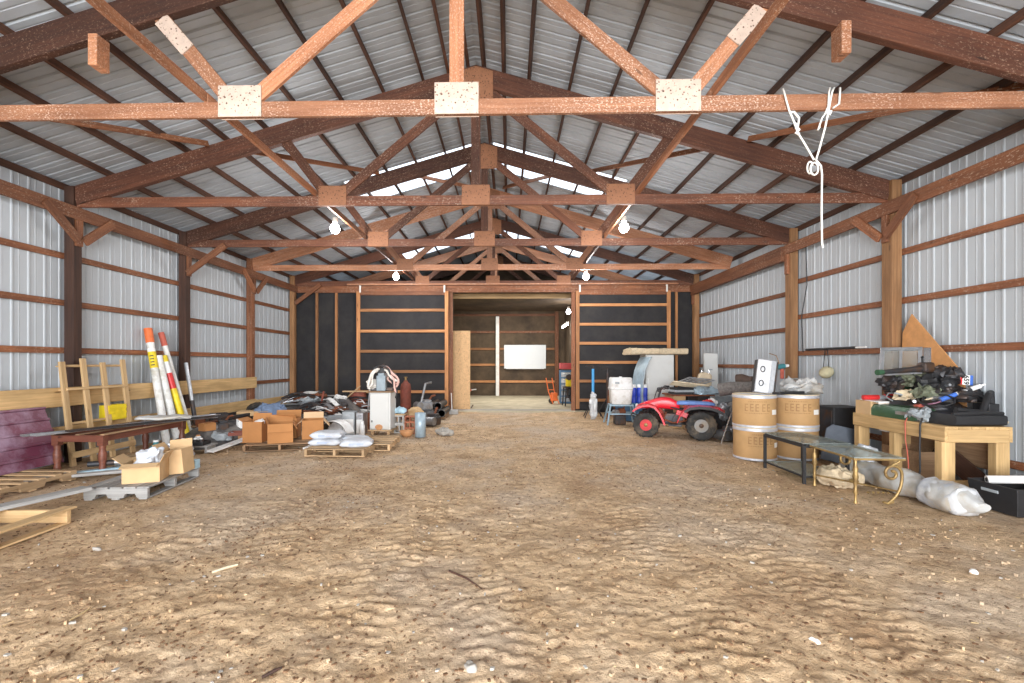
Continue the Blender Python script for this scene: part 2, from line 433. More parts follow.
struct(MB().box(((RX0+RX1)/2, (Y1+YB)/2, -.06), (RX1-RX0, YB-Y1+.2, .20)).build('floor_room', 'concrete', bevel=.01))

# ---- posts with their braces
def post(s, Y, label, mat, w=.145, top=4.18, braces=()):
    t = thing('timber_post', label, 'post', (s*(HW+.072), Y, 0))
    beam('shaft', (0, 0, -.05), (0, 0, top), .145, w, mat, t, up=(0, 1, 0))
    for kind in braces:
        if kind == 'block': beam('brace_block', (-s*.092, 0, 3.28), (-s*.092, 0, 3.69), .05, .10, 'girt', t, up=(0, 1, 0))
        elif kind == 'in': beam('knee_brace', (-s*.10, -.06, 3.33), (-s*.88, -.06, 3.90), .05, .12, 'girt', t)
        else:
            d, z0 = kind
            beam('knee_brace', (-s*.135, d*.05, z0), (-s*.135, d*.56, 3.79), .045, .13, 'girt', t)
    return t
pn = {1: 'nearest', 2: 'second', 3: 'third', 4: 'fourth'}
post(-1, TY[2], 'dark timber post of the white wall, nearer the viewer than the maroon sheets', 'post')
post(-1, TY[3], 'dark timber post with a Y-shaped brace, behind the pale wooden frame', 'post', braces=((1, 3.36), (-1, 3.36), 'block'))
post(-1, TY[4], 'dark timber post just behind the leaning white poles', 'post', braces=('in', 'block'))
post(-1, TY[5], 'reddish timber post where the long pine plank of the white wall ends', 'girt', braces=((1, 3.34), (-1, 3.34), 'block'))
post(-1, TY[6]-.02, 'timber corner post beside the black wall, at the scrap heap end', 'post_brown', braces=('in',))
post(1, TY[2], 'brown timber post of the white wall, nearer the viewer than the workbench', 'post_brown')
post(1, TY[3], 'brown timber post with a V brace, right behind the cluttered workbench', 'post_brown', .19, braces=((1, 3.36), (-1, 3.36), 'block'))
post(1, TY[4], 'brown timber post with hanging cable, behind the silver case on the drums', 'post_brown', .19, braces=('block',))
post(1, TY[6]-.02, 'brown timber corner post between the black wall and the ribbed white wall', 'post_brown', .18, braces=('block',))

# ---- eave beams on the posts, girts, planks
for s, side, extra in ((-1, 'left', 0), (1, 'right', 1)):
    o = beam('eave_beam', (s*(HW-.03), Y0+.1, 3.77), (s*(HW-.03), (TY[4] if extra else TY[6])+.05, 3.77), .045, .19, 'girt', bevel=.005)
    tag(o, 'long red-brown beam across the posts above the white wall of the %s' % ('workbench' if extra else 'leaning poles'), 'beam')
o = beam('header_beam', (HW-.05, TY[4]+.06, 3.70), (HW-.05, TY[6]-.05, 3.70), .10, .30, 'girt', bevel=.006)
tag(o, 'deep doubled beam spanning the wide bay above the red quad bike side', 'beam')
hts = ['lowest', 'second lowest', 'middle', 'second highest', 'highest']
for s, side in ((-1, 'left'), (1, 'right')):
    for k, z in enumerate((.34, .98, 1.69, 2.41, 3.12)):
        if s > 0 and k == 1: continue
        o = beam('wall_girt', (s*(HW+.162), Y0+.05, z), (s*(HW+.162), Y1-.02 if s < 0 else TY[4]-.05, z), .036, .09, 'girt')
        tag(o, '%s long horizontal timber girt on the white wall behind the %s' % (hts[k], 'leaning poles' if s < 0 else 'workbench'), 'girt', 'girts of the ribbed white walls')
for k, z in enumerate((.62, 1.42, 2.19, 2.93)):
    o = beam('wall_girt', (HW+.162, TY[4]+.05, z), (HW+.162, Y1-.02, z), .036, .09, 'girt')
    tag(o, '%s timber girt of the wide wall bay behind the quad bike' % ('lowest', 'second lowest', 'second highest', 'highest')[k], 'girt', 'girts of the wide wall bay')
o = beam('eave_purlin', (-(HW+.163), Y0+.05, 4.17), (-(HW+.163), YB, 4.17), .03, .10, 'purlin'); tag(o, 'dark eave purlin where roof meets the wall of the leaning poles', 'purlin')
o = beam('eave_purlin', ((HW+.163), Y0+.05, 4.17), ((HW+.163), YB, 4.17), .03, .10, 'purlin'); tag(o, 'dark eave purlin where roof meets the wall of the workbench', 'purlin')
o = beam('pine_plank', (-(HW-.02), Y0+.2, 1.0), (-(HW-.02), TY[5]+.09, 1.0), .038, .28, 'treated', bevel=.006); tag(o, 'upper long yellow pine plank nailed across the posts behind the leaning poles', 'plank')
o = beam('pine_plank', (-(HW-.02), Y0+.2, .44), (-(HW-.02), TY[5]+.09, .44), .038, .26, 'treated', bevel=.006); tag(o, 'lower long yellow pine plank nailed across the posts near the dirt', 'plank')
o = beam('pine_plank', (-(HW-.02), TY[5]+.12, .40), (-(HW-.02), TY[6]-.1, .40), .038, .28, 'treated', bevel=.006); tag(o, 'short pine plank low on the wall beside the scrap heap corner', 'plank')

# ---- roof purlins
pur = [.12, .42, .80, 1.40, 2.00, 2.60, 3.20, 3.80, 4.40, 5.00, 5.60]
ordn = ['first', 'second', 'third', 'fourth', 'fifth', 'sixth', 'seventh', 'eighth', 'ninth', 'tenth', 'eleventh']
for s, side in ((-1, 'left'), (1, 'right')):
    for k, x in enumerate(pur):
        z = EAVE(x)-.052
        o = beam('roof_purlin', (s*x, Y0+.05, z), (s*x, YB, z), .042, .098, 'purlin', up=(s*.28, 0, 1))
        tag(o, 'dark roof purlin, %s from the ridge on the %s slope' % (ordn[k], side), 'purlin', 'purlins under the roof steel')

# ---- trusses
CB = 3.87
def truss(Y, label, mat, gus, plates=True, rz=0, chordmat=None, apexmat='gusset', kingx=0.0, gx=2.16):
    t = thing('roof_truss', label, 'truss', (0, Y, CB), rz)
    P = lambda x, z: (x, 0, z-CB)
    beam('bottom_chord', P(-HW+.0, CB+.074), P(HW, CB+.074), .040, .148, chordmat or mat, t)
    for s in (-1, 1):
        a, b = (s*(HW+.02), 4.02), (0, 5.95-.145)
        za = 5.955-.29*(HW+.02)-.145
        beam('top_chord', P(s*(HW+.02), za), P(0, 5.955-.145), .085, .285, 'chord_dark' if mat == 'truss' else mat, t, cut0=0, cut1=.29)
        beam('web', P(s*(gx-.11), CB+.17), P(s*.16, 5.60), .040, .14, chordmat or mat, t)
        w = beam('web', P(s*(gx+.09), CB+.15), P(s*2.92, 5.955-.29*2.92-.20), .040, .14, chordmat or mat, t)
        if plates:
            for y in (-.028, .028): MB().box((0, 0, 0), (.42, .013, .30)).build('gusset_plate', gus, t, bevel=.003, loc=(s*gx, y, .148))
    beam('king_post', P(kingx, CB+.10), P(kingx, 5.62), .040, .14, chordmat or mat, t, up=(1, 0, 0))
    for y in (-.030, .030): MB().box((0, 0, 0), (.42, .013, .30)).build('gusset_plate', gus, t, bevel=.003, loc=(kingx, y, .148))
    MB().prism([(-.26, 5.42-CB), (.26, 5.42-CB), (.26, 5.85-CB), (0, 5.93-CB), (-.26, 5.85-CB)], .014).build('apex_plate', apexmat, t, bevel=.003, loc=(0, -.052, 0))
    return t
truss(TY[1], 'roof truss overhead of the viewer, out of the frame', 'truss', 'gusset')
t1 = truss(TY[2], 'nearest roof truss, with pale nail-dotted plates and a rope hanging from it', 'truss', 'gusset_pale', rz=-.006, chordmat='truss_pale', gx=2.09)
for s, x in ((-1, -3.48), (1, 3.60)):
    MB().box((0, 0, 0), (.09, .15, .30)).build('hanger_block', 'truss_pale', t1, bevel=.006, loc=(x, -.02, 4.50-CB))
for s in (-1, 1): MB().box((0, 0, 0), (.15, .014, .40)).build('splice_plate', 'gusset_pale', t1, bevel=.002, X=TR(s*2.73, -.028, .80)@RY(s*.72))
truss(TY[3], 'second roof truss, dark red-brown, between the two nearer wall posts with Y braces', 'truss', 'gusset')
truss(TY[4], 'third roof truss, standing between the bright translucent roof strips', 'truss', 'gusset')
truss(TY[5], 'fourth roof truss, lit reddish by lamps, in front of the end wall', 'truss_pale', 'gusset', apexmat='gusset')  # lamp light is put into its timber colour
truss(TY[6]+2.44, 'reddish roof truss over the back room, beyond the black wall', 'truss_pale', 'gusset')  # lit tone painted in through the lighter truss timber
truss(TY[6]+4.88, 'farthest roof truss, in the dark over the back room', 'truss', 'gusset')
truss(TY[6], 'fifth roof truss, right above the sliding doors of the black wall', 'truss', 'gusset')

# ---- lengthwise ties and diagonal slats
for s, side in ((-1, 'left'), (1, 'right')):
    for i in range(1, 6):
        o = beam('lengthwise_tie', (s*2.43, TY[i]+(.0 if i > 1 else -3), CB+.196), (s*2.43, TY[i+1]-.012, CB+.196), .04, .092, 'truss_pale' if i in (1, 2, 3) else 'truss')  # nearer ties get the lightened timber, light painted into the colour
        tag(o, 'timber tie %s, on the %s side' % (('from overhead to the nearest truss', 'from the nearest truss to the second', 'from the second truss to the third', 'from the third truss to the fourth', 'from the fourth truss to the last')[i-1], side), 'tie', 'timber ties lying on the truss chords')
def roofpt(x, y): return (x, y, EAVE(x)-.118)
for s, side in ((-1, 'left'), (1, 'right')):
    for k, (xa, ya, xb, yb) in enumerate(((5.7, 4.75, 4.0, 6.88), (3.86, 7.08, 2.12, 9.32), (1.75, 9.56, .35, 11.5), (5.4, 1.0, 5.9, 4.3))):
        if k == 3: continue
        o = beam('diagonal_slat', roofpt(s*xa, ya), roofpt(s*xb, yb), .02, .085, 'girt', up=(s*.28, 0, 1), bevel=.002)
        o.rotation_mode = 'XYZ'
        tag(o, 'thin diagonal slat under the %s roof slope, %s' % (side, ('between the nearest and second trusses', 'between the second and third trusses', 'beyond the third truss near the ridge')[k]), 'slat')

# ---- the end wall's studs, header, sliding doors and track
o = beam('door_header', (-HW+.02, Y1-.08, 3.78), (HW-.02, Y1-.08, 3.78), .05, .22, 'girt'); tag(o, 'long reddish header board across the top of the black wall', 'beam')
o = beam('door_track', (-4.45, Y1-.24, 3.90), (5.6, Y1-.24, 3.90), .05, .05, 'truss_pale'); tag(o, 'thin pale rail above the sliding doors, along the end wall', 'track')
for x, w, lab in ((-5.47, .07, 'thin red timber stud on the black wall, nearest the corner post'), (-4.86, .07, 'thin red timber stud on the black wall, between corner and sliding door'), (5.62, .07, 'thin red timber stud on the black wall, beside the tall white cabinet'),
                  (-1.30, .12, 'door jamb timber at the wide opening, beside the strand board sheet'), (2.47, .12, 'door jamb timber at the wide opening, beside the blue column stand')):
    o = beam('wall_stud', (x, Y1-.02, 0), (x, Y1-.02, 3.70), w, .07, 'rail' if w < .1 else 'girt', up=(0, 1, 0)); tag(o, lab, 'stud')
def sliding_door(x0, x1, zs, label):
    t = thing('sliding_door', label, 'door', ((x0+x1)/2, Y1-.14, 0)); w = x1-x0; z0, z1 = .10, 3.70
    MB().box((0, .025, (z0+z1)/2), (w-.02, .02, z1-z0)).build('panel', 'black_board', t)
    for s in (-1, 1): beam('stile', (s*(w/2-.055), -.01, z0), (s*(w/2-.055), -.01, z1), .11, .045, 'rail', t, up=(0, 1, 0))
    for z in zs: beam('rail', (-w/2+.11, -.012, z), (w/2-.11, -.012, z), .045, .085, 'rail', t)
    beam('rail', (-w/2+.11, -.012, z1-.06), (w/2-.11, -.012, z1-.06), .045, .12, 'girt', t)
    for s in (-1, 1): MB().box((0, 0, .11), (.05, .02, .24)).box((0, .03, .20), (.05, .06, .03)).build('hanger', 'white_paint', t, bevel=.003, loc=(s*(w/2-.12), -.045, z1-.03))
    return t
sliding_door(-4.19, -1.36, (3.12, 2.48, 1.86, 1.24, .62), 'black sliding barn door with orange rails, behind the white metal cabinet')
sliding_door(2.53, 5.40, (3.27, 2.68, 2.10, 1.52, .95, .37), 'black sliding barn door with orange rails, behind the blue column stand')

# ---- back room framing
for k, z in enumerate((3.65, 2.89, 2.13, 1.42, .67)):
    o = beam('room_girt', (RX0+.02, YB-.025, z), (2.53, YB-.025, z), .045, .10, 'rail' if k > 1 else 'girt')  # lower girts use paler timber, lit look put into the colour
    tag(o, '%s timber girt on the far wall of the back room' % hts[::-1][k], 'girt')
b = thing('support_post', 'white painted post in the middle of the back room', 'post', (at(497.5, 396, YB-.25).x, YB-.25, 0))
MB().box((0, 0, 1.80), (.15, .15, 3.52)).build('shaft', 'white_paint', b, bevel=.01)
MB().box((.08, .09, 1.82), (.05, .09, 3.56)).build('side_board', 'girt', b, bevel=.006)
o = beam('room_post', (2.62, YB-.06, .03), (2.62, YB-.06, 3.80), .16, .10, 'girt', up=(0, 1, 0)); tag(o, 'brown timber post at the far corner of the back room', 'post')
o = beam('room_beam', (-4, 15.6, 3.74), (RX1-.03, 15.6, 3.74), .10, .16, 'pine'); tag(o, 'pale wooden beam under the ceiling of the back room', 'beam')
t = thing('whiteboard', 'large blank white board on the far wall of the back room', 'whiteboard', (at(525, 357, YB-.1).x, YB-.10, 1.78))
MB().box((0, 0, 0), (1.86, .03, 1.05)).build('board', 'whiteboard', t, bevel=.004)
MB().box((0, -.03, -.535), (1.7, .06, .02)).build('pen_ledge', 'white_paint', t, bevel=.003)
t = thing('strand_board_sheet', 'tall strand board sheet standing at the jamb of the wide opening', 'board', (at(460, 411, 14.62).x, 14.60, .04), 0)
MB().box((0, 0, 1.24), (.64, .016, 2.48)).build('sheet', 'osb', t, X=RX(-.03), bevel=.002)
MB().box((.20, .16, .04), (.05, .30, .08)).build('foot_block', 'junk_wood', t, bevel=.004)
# ground cable-thin threshold
o = beam('threshold_board', (OX0, Y1+.02, .025), (OX1, Y1+.02, .025), .10, .07, 'grey_wood'); tag(o, 'grey threshold board at the edge of the concrete', 'board')
# ================================================================== MORE MATERIALS
def atx(px, py, X):                    # point on the plane x = X
    d = ray(px, py); t = (X-CAMX)/d.x
    return Vector((X, d.y*t, CAMZ+d.z*t))
for nm, col, ro, mt, kw in (
    ('cardboard', (.46, .205, .07), .85, 0, dict(var=.10, scale=3)), ('cardboard_pale', (.66, .45, .26), .85, 0, dict(var=.08, scale=3)),
    ('cardboard_tan', (.60, .40, .21), .85, 0, dict(var=.12, scale=3)), ('orange', (.75, .16, .04), .5, 0, {}), ('cap_red', (.52, .11, .07), .6, 0, {}),
    ('pole_white', (.78, .78, .76), .45, 0, dict(var=.05, dirt=(.5, .47, .4), dirtamt=.4)), ('yellow', (.82, .62, .02), .5, 0, {}), ('red', (.62, .03, .03), .4, 0, {}),
    ('black', (.02, .02, .022), .55, 0, {}), ('dark_metal', (.06, .06, .065), .5, .6, dict(dirt=(.12, .06, .03))), ('grey_metal', (.36, .37, .39), .4, .7, dict(dirt=(.2, .16, .12), dirtamt=.3)),
    ('drum_ring', (.58, .59, .64), .5, .35, {}), ('galvanized', (.55, .57, .60), .35, .8, dict(var=.12, scale=18)), ('bright_metal', (.70, .72, .74), .25, .9, {}), ('rust', (.22, .07, .03), .85, .1, dict(var=.35, dirt=(.10, .04, .02))),
    ('rust_red', (.25, .065, .042), .7, 0, dict(var=.25, dirt=(.15, .05, .03))), ('maroon', (.15, .035, .065), .45, 0, dict(dirt=(.34, .22, .30), dirtamt=.5, scale=4)),
    ('paper', (.85, .84, .82), .7, 0, dict(var=.04)), ('bag_white', (.60, .63, .68), .6, 0, dict(var=.08, dirt=(.5, .5, .52), dirtamt=.3)), ('blue_print', (.42, .48, .62), .6, 0, {}),
    ('light_blue', (.40, .58, .68), .5, 0, {}), ('grey_plastic', (.33, .36, .38), .5, 0, {}), ('grey_blue', (.08, .095, .12), .45, .1, {}), ('white_plastic', (.80, .80, .79), .4, 0, dict(var=.05, dirt=(.55, .52, .47), dirtamt=.3)),
    ('appliance', (.64, .64, .62), .4, 0, dict(var=.03, scale=4, dirt=(.60, .57, .50), dirtamt=.0)), ('brick', (.42, .15, .08), .9, 0, dict(var=.25, scale=20)), ('block', (.42, .41, .39), .95, 0, dict(var=.15, scale=30)),
    ('hose_pink', (.70, .44, .38), .6, 0, {}), ('hose_white', (.72, .68, .62), .6, 0, {}), ('rubber', (.028, .027, .026), .8, 0, dict(var=.3, dirt=(.16, .12, .08), dirtamt=.5)), ('tarp', (.07, .07, .075), .7, 0, dict(var=.4, scale=5, dirt=(.22, .2, .18))),
    ('cloth_blue', (.16, .22, .34), .85, 0, dict(var=.3)), ('teal', (.05, .22, .25), .5, 0, {}), ('terracotta', (.55, .27, .12), .8, 0, dict(var=.15)), ('film', (.50, .50, .49), .3, 0, dict(var=.12, scale=8, dirt=(.42, .36, .28))),
    ('fibre', (.46, .275, .12), .75, 0, dict(var=.10, scale=4)), ('print_brown', (.34, .19, .08), .8, 0, {}), ('lid', (.66, .55, .38), .6, 0, {}), ('atv_red', (.68, .014, .03), .3, 0, dict(var=.05)),
    ('seat_blue', (.13, .25, .55), .7, 0, dict(var=.15)), ('rim_red', (.58, .012, .018), .5, 0, {}), ('brass', (.42, .28, .11), .45, .55, dict(var=.3, dirt=(.12, .07, .03))), ('jug_blue', (.025, .06, .50), .35, 0, {}),
    ('bike_blue', (.05, .33, .68), .35, 0, {}), ('stand_blue', (.30, .42, .50), .5, .2, {}), ('tub_blue', (.06, .16, .30), .5, 0, {}), ('seat_tan', (.58, .47, .33), .8, 0, dict(var=.12)), ('mower_green', (.035, .10, .05), .35, .1, {}),
    ('foam', (.62, .50, .34), .95, 0, dict(var=.18, scale=22)), ('steel_case', (.80, .81, .83), .25, .35, {}), ('label_white', (.82, .80, .76), .6, 0, dict(var=.03)), ('straw', (.62, .46, .24), .9, 0, {}), ('rope', (.78, .76, .70), .8, 0, {}), ('panel_blue', (.36, .46, .53), .35, .2, {}),
    ('dark_soil', (.16, .085, .042), .95, 0, dict(var=.3)), ('machine_blue', (.26, .32, .36), .5, 0, {}), ('wrap_print', (.58, .59, .60), .3, 0, dict(var=.1, scale=6, dirt=(.22, .25, .33), dirtamt=.35)), ('fuzzy', (.17, .155, .145), .95, 0, dict(var=.4, scale=25)), ('dark_tube', (.09, .055, .04), .7, 0, {}), ('rim_grey', (.20, .195, .19), .5, .3, dict(dirt=(.2, .15, .1))), ('mask', (.62, .56, .36), .8, 0, {}), ('plate_blue', (.06, .16, .55), .4, 0, {}), ('orange_wood', (.56, .27, .10), .7, 0, dict(var=.15)), ('olive', (.15, .165, .11), .6, 0, {}), ('stone', (.40, .37, .33), .95, 0, dict(var=.2)), ('red_case', (.58, .05, .05), .4, 0, {}),
):
    M[nm] = plain(nm, col, ro, mt, **kw)
M['table_glass'] = glass('table_glass', (.72, .78, .76), .08, .28)
M['pane_glass'] = glass('pane_glass', (.85, .90, .90), .05, .12)
M['plastic_film'] = glass('plastic_film', (.86, .88, .90), .25, .75)

# ------------------------------------------------------------------ builders of common things
def pallet(label, loc, rz, L=1.15, W=.95, mat='pallet', nb=6, h=.125, notch=True, missing=(), jitter=.0, group=None):
    """deck boards run along local X, stringers along local Y"""
    t = thing('wooden_pallet', label, 'pallet', loc, rz, group)
    for i in (-1, 0, 1):
        poly = [(-W/2, .018), (W/2, .018), (W/2, h-.018), (-W/2, h-.018)]
        if notch:
            a, b, c = W*.12, W*.33, .045
            poly = [(-W/2, .018), (-b, .018), (-b+.02, .018+c), (-a-.02, .018+c), (-a, .018), (a, .018), (a+.02, .018+c), (b-.02, .018+c), (b, .018), (W/2, .018), (W/2, h-.018), (-W/2, h-.018)]
        MB().prism(poly, .042).build('stringer', mat, t, bevel=.003, X=TR(i*(L/2-.022), 0, 0)@RZ(PI/2))
    for k in range(nb):
        if k in missing: continue
        y = -W/2+.045+k*(W-.09)/(nb-1)
        beam('deck_board', (-L/2+RND.uniform(-1, 1)*jitter, y+RND.uniform(-1, 1)*jitter*.5, h-.009), (L/2+RND.uniform(-1, 1)*jitter, y+RND.uniform(-1, 1)*jitter*.5, h-.009), .09 if nb > 5 else .12, .018, mat, t, bevel=.002)
    for y in (-W/2+.05, 0, W/2-.05):
        beam('bottom_board', (-L/2, y, .009), (L/2, y, .009), .085, .018, mat, t, bevel=.002)
    return t
def carton(name, label, loc, rz, d, flaps, mat='cardboard', fmat='cardboard', tilt=0, group=None):
    t = thing(name, label, 'box', loc, rz, group)
    if tilt: t.rotation_euler = (0, tilt, rz)
    MB().openbox(d, .006).build('body', mat, t)
    x, y, h = d[0]/2, d[1]/2, d[2]
    for side, ang, ln in flaps:
        w = d[1] if side in 'ew' else d[0]
        b = MB().box((0, ln/2, 0), (w-.008, ln, .005))
        # a flap hinged on the rim; ang 0 lies flat outwards, 90 stands up, -70 hangs down
        rz_ = {'s': PI, 'n': 0, 'e': -PI/2, 'w': PI/2}[side]
        off = {'s': (0, -y, h), 'n': (0, y, h), 'e': (x, 0, h), 'w': (-x, 0, h)}[side]
        b.build('flap', fmat, t, X=TR(*off)@RZ(rz_)@RX(math.radians(ang)))
    return t
def mound(name, label, cat, loc, rx, ry, h, mat, seed=0, rough=.16, n=34, rag=.2, kind=None):
    """a heap of sheeting or cloth: closed lumpy shape on the ground"""
    vs = []; N_ = n
    def hh(u, v):
        r = math.hypot(u, v); w = 1+rag*noise.noise(Vector((u*1.7+seed, v*1.7, seed)))
        f = max(0, 1-(r/w)**2.2)
        return h*f**.75*(1+rough*2.2*noise.noise(Vector((u*3.1, v*3.1, seed+3))))+(rough*h*.55*noise.noise(Vector((u*9, v*9, seed+9))) if f > 0 else 0)
    for j in range(N_+1):
        for i in range(N_+1):
            u, v = -1.15+2.3*i/N_, -1.15+2.3*j/N_; k = max(abs(u), abs(v)); r = math.hypot(u, v)
            if r > 0: u, v = u*k/r, v*k/r
            vs.append((u*rx, v*ry, max(.002, hh(u, v))))
    W1 = N_+1; fs = [(j*W1+i, j*W1+i+1, (j+1)*W1+i+1, (j+1)*W1+i) for j in range(N_) for i in range(N_)]
    o = MB().add(vs, fs).build(name, mat, None, smooth=50); o.location = loc; tag(o, label, cat, None, kind)
    return o, lambda X, Y: loc[2]+max(.0, hh((X-loc[0])/rx, (Y-loc[1])/ry))
def lump(name, label, cat, loc, rz, d, mat, seed=0, amp=.03, sc=6, parent=None, group=None, subd=1):
    """crumpled cloth, plastic or a dented shell"""
    b = MB(); n, m = 30, 20; rings = []
    for i in range(1, m):
        a = PI*i/m; r = []
        for j in range(n):
            p = 2*PI*j/n
            v = Vector((math.sin(a)*math.cos(p), math.sin(a)*math.sin(p), -math.cos(a)))
            v = Vector([math.copysign(abs(c)**.75, c) for c in v])
            q = Vector((v.x*d[0]/2, v.y*d[1]/2, v.z*d[2]/2+d[2]/2))
            o_ = Vector((seed*3.1, seed, 0)); nv = Vector(noise.noise_vector(q*sc+o_)); k1 = abs(noise.noise(q*sc*1.9+o_))-.25; q += nv*amp+v*(k1*amp*1.6)+Vector(noise.noise_vector(q*sc*3.3+o_))*amp*.35; q.z = max(.0, q.z)
            r.append(q)
        rings.append(r)
    o = b.loft(rings).build(name, mat, parent, smooth=38); o.location = loc; o.rotation_euler = (0, 0, rz)
    if label: tag(o, label, cat, group)
    return o
def tyre_mesh(r, w, n=36, rim=.55, lug=.012):
    prof = [(r*rim, -w*.36), (r*.66, -w*.48), (r*.82, -w*.5), (r*.94, -w*.44), (r, -w*.28), (r, w*.28), (r*.94, w*.44), (r*.82, w*.5), (r*.66, w*.48), (r*rim, w*.36)]
    rings = []
    for j in range(n):
        a = 2*PI*j/n; up = lug*(1 if j % 2 else -1)
        rings.append([((q+(up if q > r*.9 else 0))*math.cos(a), y, (q+(up if q > r*.9 else 0))*math.sin(a)) for q, y in prof])
    return MB().loft(rings, False, True)
def cyl_y(r, w, n=20, y=0): return MB().lathe([(r, -w/2), (r, w/2)], n, TR(0, y, 0)@RX(PI/2))

# ================================================================== THE SIDE OF THE LEANING POLES
# ---- nearest: broken pallet with a grey plank
t = pallet('broken pale pallet on the dirt, cut by the picture edge, nearest of all pallets', (-4.06, 3.62, 0), PI/2+.02, 1.30, .95, 'pine', 4, .15, notch=False, missing=(1,), jitter=.05)
o = beam('grey_plank', (-4.45, 3.3, .172), (-3.98, 4.86, .172), .16, .035, 'grey_wood'); tag(o, 'weathered grey plank lying across the broken pale pallet', 'plank')
# ---- weathered pallet with two cartons
pallet('grey weathered pallet with notched runners, carrying two small open cartons', (-3.86, 5.52, 0), PI/2+.10, 1.02, .66, 'grey_wood', 5, .14)
for sx in (-1, 1): pass
carton('carton', 'open carton with white plastic spilling out, on the grey weathered pallet', (-3.72, 5.33, .141), .35, (.36, .30, .22), (('s', -18, .10), ('w', 40, .12), ('e', 65, .1)), 'cardboard_tan', 'cardboard_tan')
lump('plastic_bag', 'crumpled white plastic in the nearer carton on the grey pallet', 'bag', (-3.70, 5.36, .26), .4, (.22, .20, .22), 'bag_white', 3, .05, 7)
carton('carton', 'tilted tan carton standing behind the one with white plastic, on the grey pallet', (-3.60, 5.68, .150), .15, (.27, .26, .29), (('n', 75, .10), ('w', 60, .1)), 'cardboard_tan', 'cardboard_tan', tilt=-.10)
t = thing('small_carton', 'little white and blue carton at the far end of the grey weathered pallet', 'box', (-3.58, 5.93, .141), .1)
MB().box((0, 0, .055), (.12, .10, .11)).build('body', 'light_blue', t, bevel=.003); MB().lathe([(.0, 0), (.032, 0), (.032, .002), (0, .002)], 16).build('printed_disc', 'tub_blue', t, X=TR(0, -.051, .055)@RX(PI/2))
# ---- maroon sheets on a pallet against the wall
pallet('pale pallet under the maroon metal sheets by the wall', (-5.55, 5.35, 0), 0, .95, 1.10, 'pallet', 6, .125, notch=True)
t = thing('maroon_sheet_stack', 'stack of maroon ribbed metal sheets leaning on the wall, on a pallet', 'sheets', (-5.70, 4.85, .127))
for k in range(4):
    prof = []; z = 0; L = .80
    while z < L:
        prof += [(0, z), (0, z+.115), (.022, z+.125), (.022, z+.145), (0, z+.155)]; z += .165
    vs = []; 
    for y in (-1.62, 1.52-.03*k): vs += [(x, y, zz) for x, zz in prof]
    n = len(prof); fs = [(i, i+1, n+i+1, n+i) for i in range(n-1)]
    o = MB().add(vs, fs).build('metal_sheet', 'maroon', t, X=TR(-.035*k, 0, .0)@RY(-.36)); s = o.modifiers.new('t', 'SOLIDIFY'); s.thickness = .004
# ---- table with turned legs
t = thing('old_table', 'low red-brown table with turned legs, metal trim strips lying on it', 'table', (-5.28, 6.92, 0))
for sx in (-1, 1):
    for sy in (-1, 1):
        MB().box((0, 0, .46), (.085, .085, .14)).lathe([(.028, 0), (.040, .02), (.042, .10), (.034, .14), (.046, .20), (.048, .28), (.034, .34), (.040, .37), (.040, .39)], 14).build('leg', 'red_wood', t, smooth=40, bevel=.002, loc=(sx*.31, sy*.76, 0))
for sx in (-1, 1): beam('apron', (sx*.32, -.73, .485), (sx*.32, .73, .485), .022, .09, 'red_wood', t)
for sy in (-1, 1): beam('apron', (-.28, sy*.78, .485), (.28, sy*.78, .485), .022, .09, 'red_wood', t)
for k in range(3): beam('top_slat', (-.34+.34*k, -.80, .538), (-.34+.34*k, .80, .538), .06, .016, 'junk_wood', t)
for k, (xa, ya, xb, yb, z, mt, lab) in enumerate(((-5.75, 5.85, -4.60, 8.0, .556, 'grey_metal', 'long grey metal trim strip, lowest one lying on the red-brown table'), (-5.55, 5.8, -4.75, 8.3, .568, 'galvanized', 'bright galvanized trim strip lying on the red-brown table'), (-5.40, 6.1, -4.52, 7.9, .580, 'dark_metal', 'dark metal trim strip, topmost on the red-brown table'))):
    b = MB(); X = frame((xa, ya, z), (xb, yb, z)); L = math.dist((xa, ya), (xb, yb)); b.prism([(-.06, 0), (.06, 0), (.06, .022), (.056, .022), (.056, .004), (-.056, .004), (-.056, .012), (-.06, .012)], L)
    o = b.build('trim_strip', mt, None, X=X@RZ(PI/2)); tag(o, lab, 'strip')
lump('cloth', 'thin whitish cloth heap on the metal strips of the red-brown table', 'cloth', (-5.03, 7.35, .59), .5, (.75, .22, .07), 'film', 5, .02, 8)
# ---- pale frame leaning on the wall
t = thing('wooden_rack', 'tall pale wooden frame with four uprights leaning on the white wall', 'frame', (-5.83, 7.17, 0))
tl = RY(-.115)
for y, h in ((-.53, 1.53), (-.19, 1.58), (.15, 1.52), (.54, 1.57)):
    beam('upright', (0, y, 0), (0, y, h), .036, .085, 'pine', t, up=(0, 1, 0), pre=tl)
for z, y0, y1, dx in ((1.47, -.53, .54, -.03), (1.12, -.53, .54, .03), (.62, -.53, .54, -.03), (.16, -.56, .58, .032)):
    beam('cross_board', (dx, y0, z), (dx, y1, z), .022, .09 if z < .3 else .035, 'pine', t, pre=tl)
for z in (1.12, 1.47):
    beam('cross_board', (-.055, -.53, z), (-.055, .54, z), .085, .02, 'pine', t, pre=tl)
t = thing('yellow_crate', 'worn yellow crate behind the pale wooden frame, below the upper plank', 'crate', (-5.97, 7.48, .58))
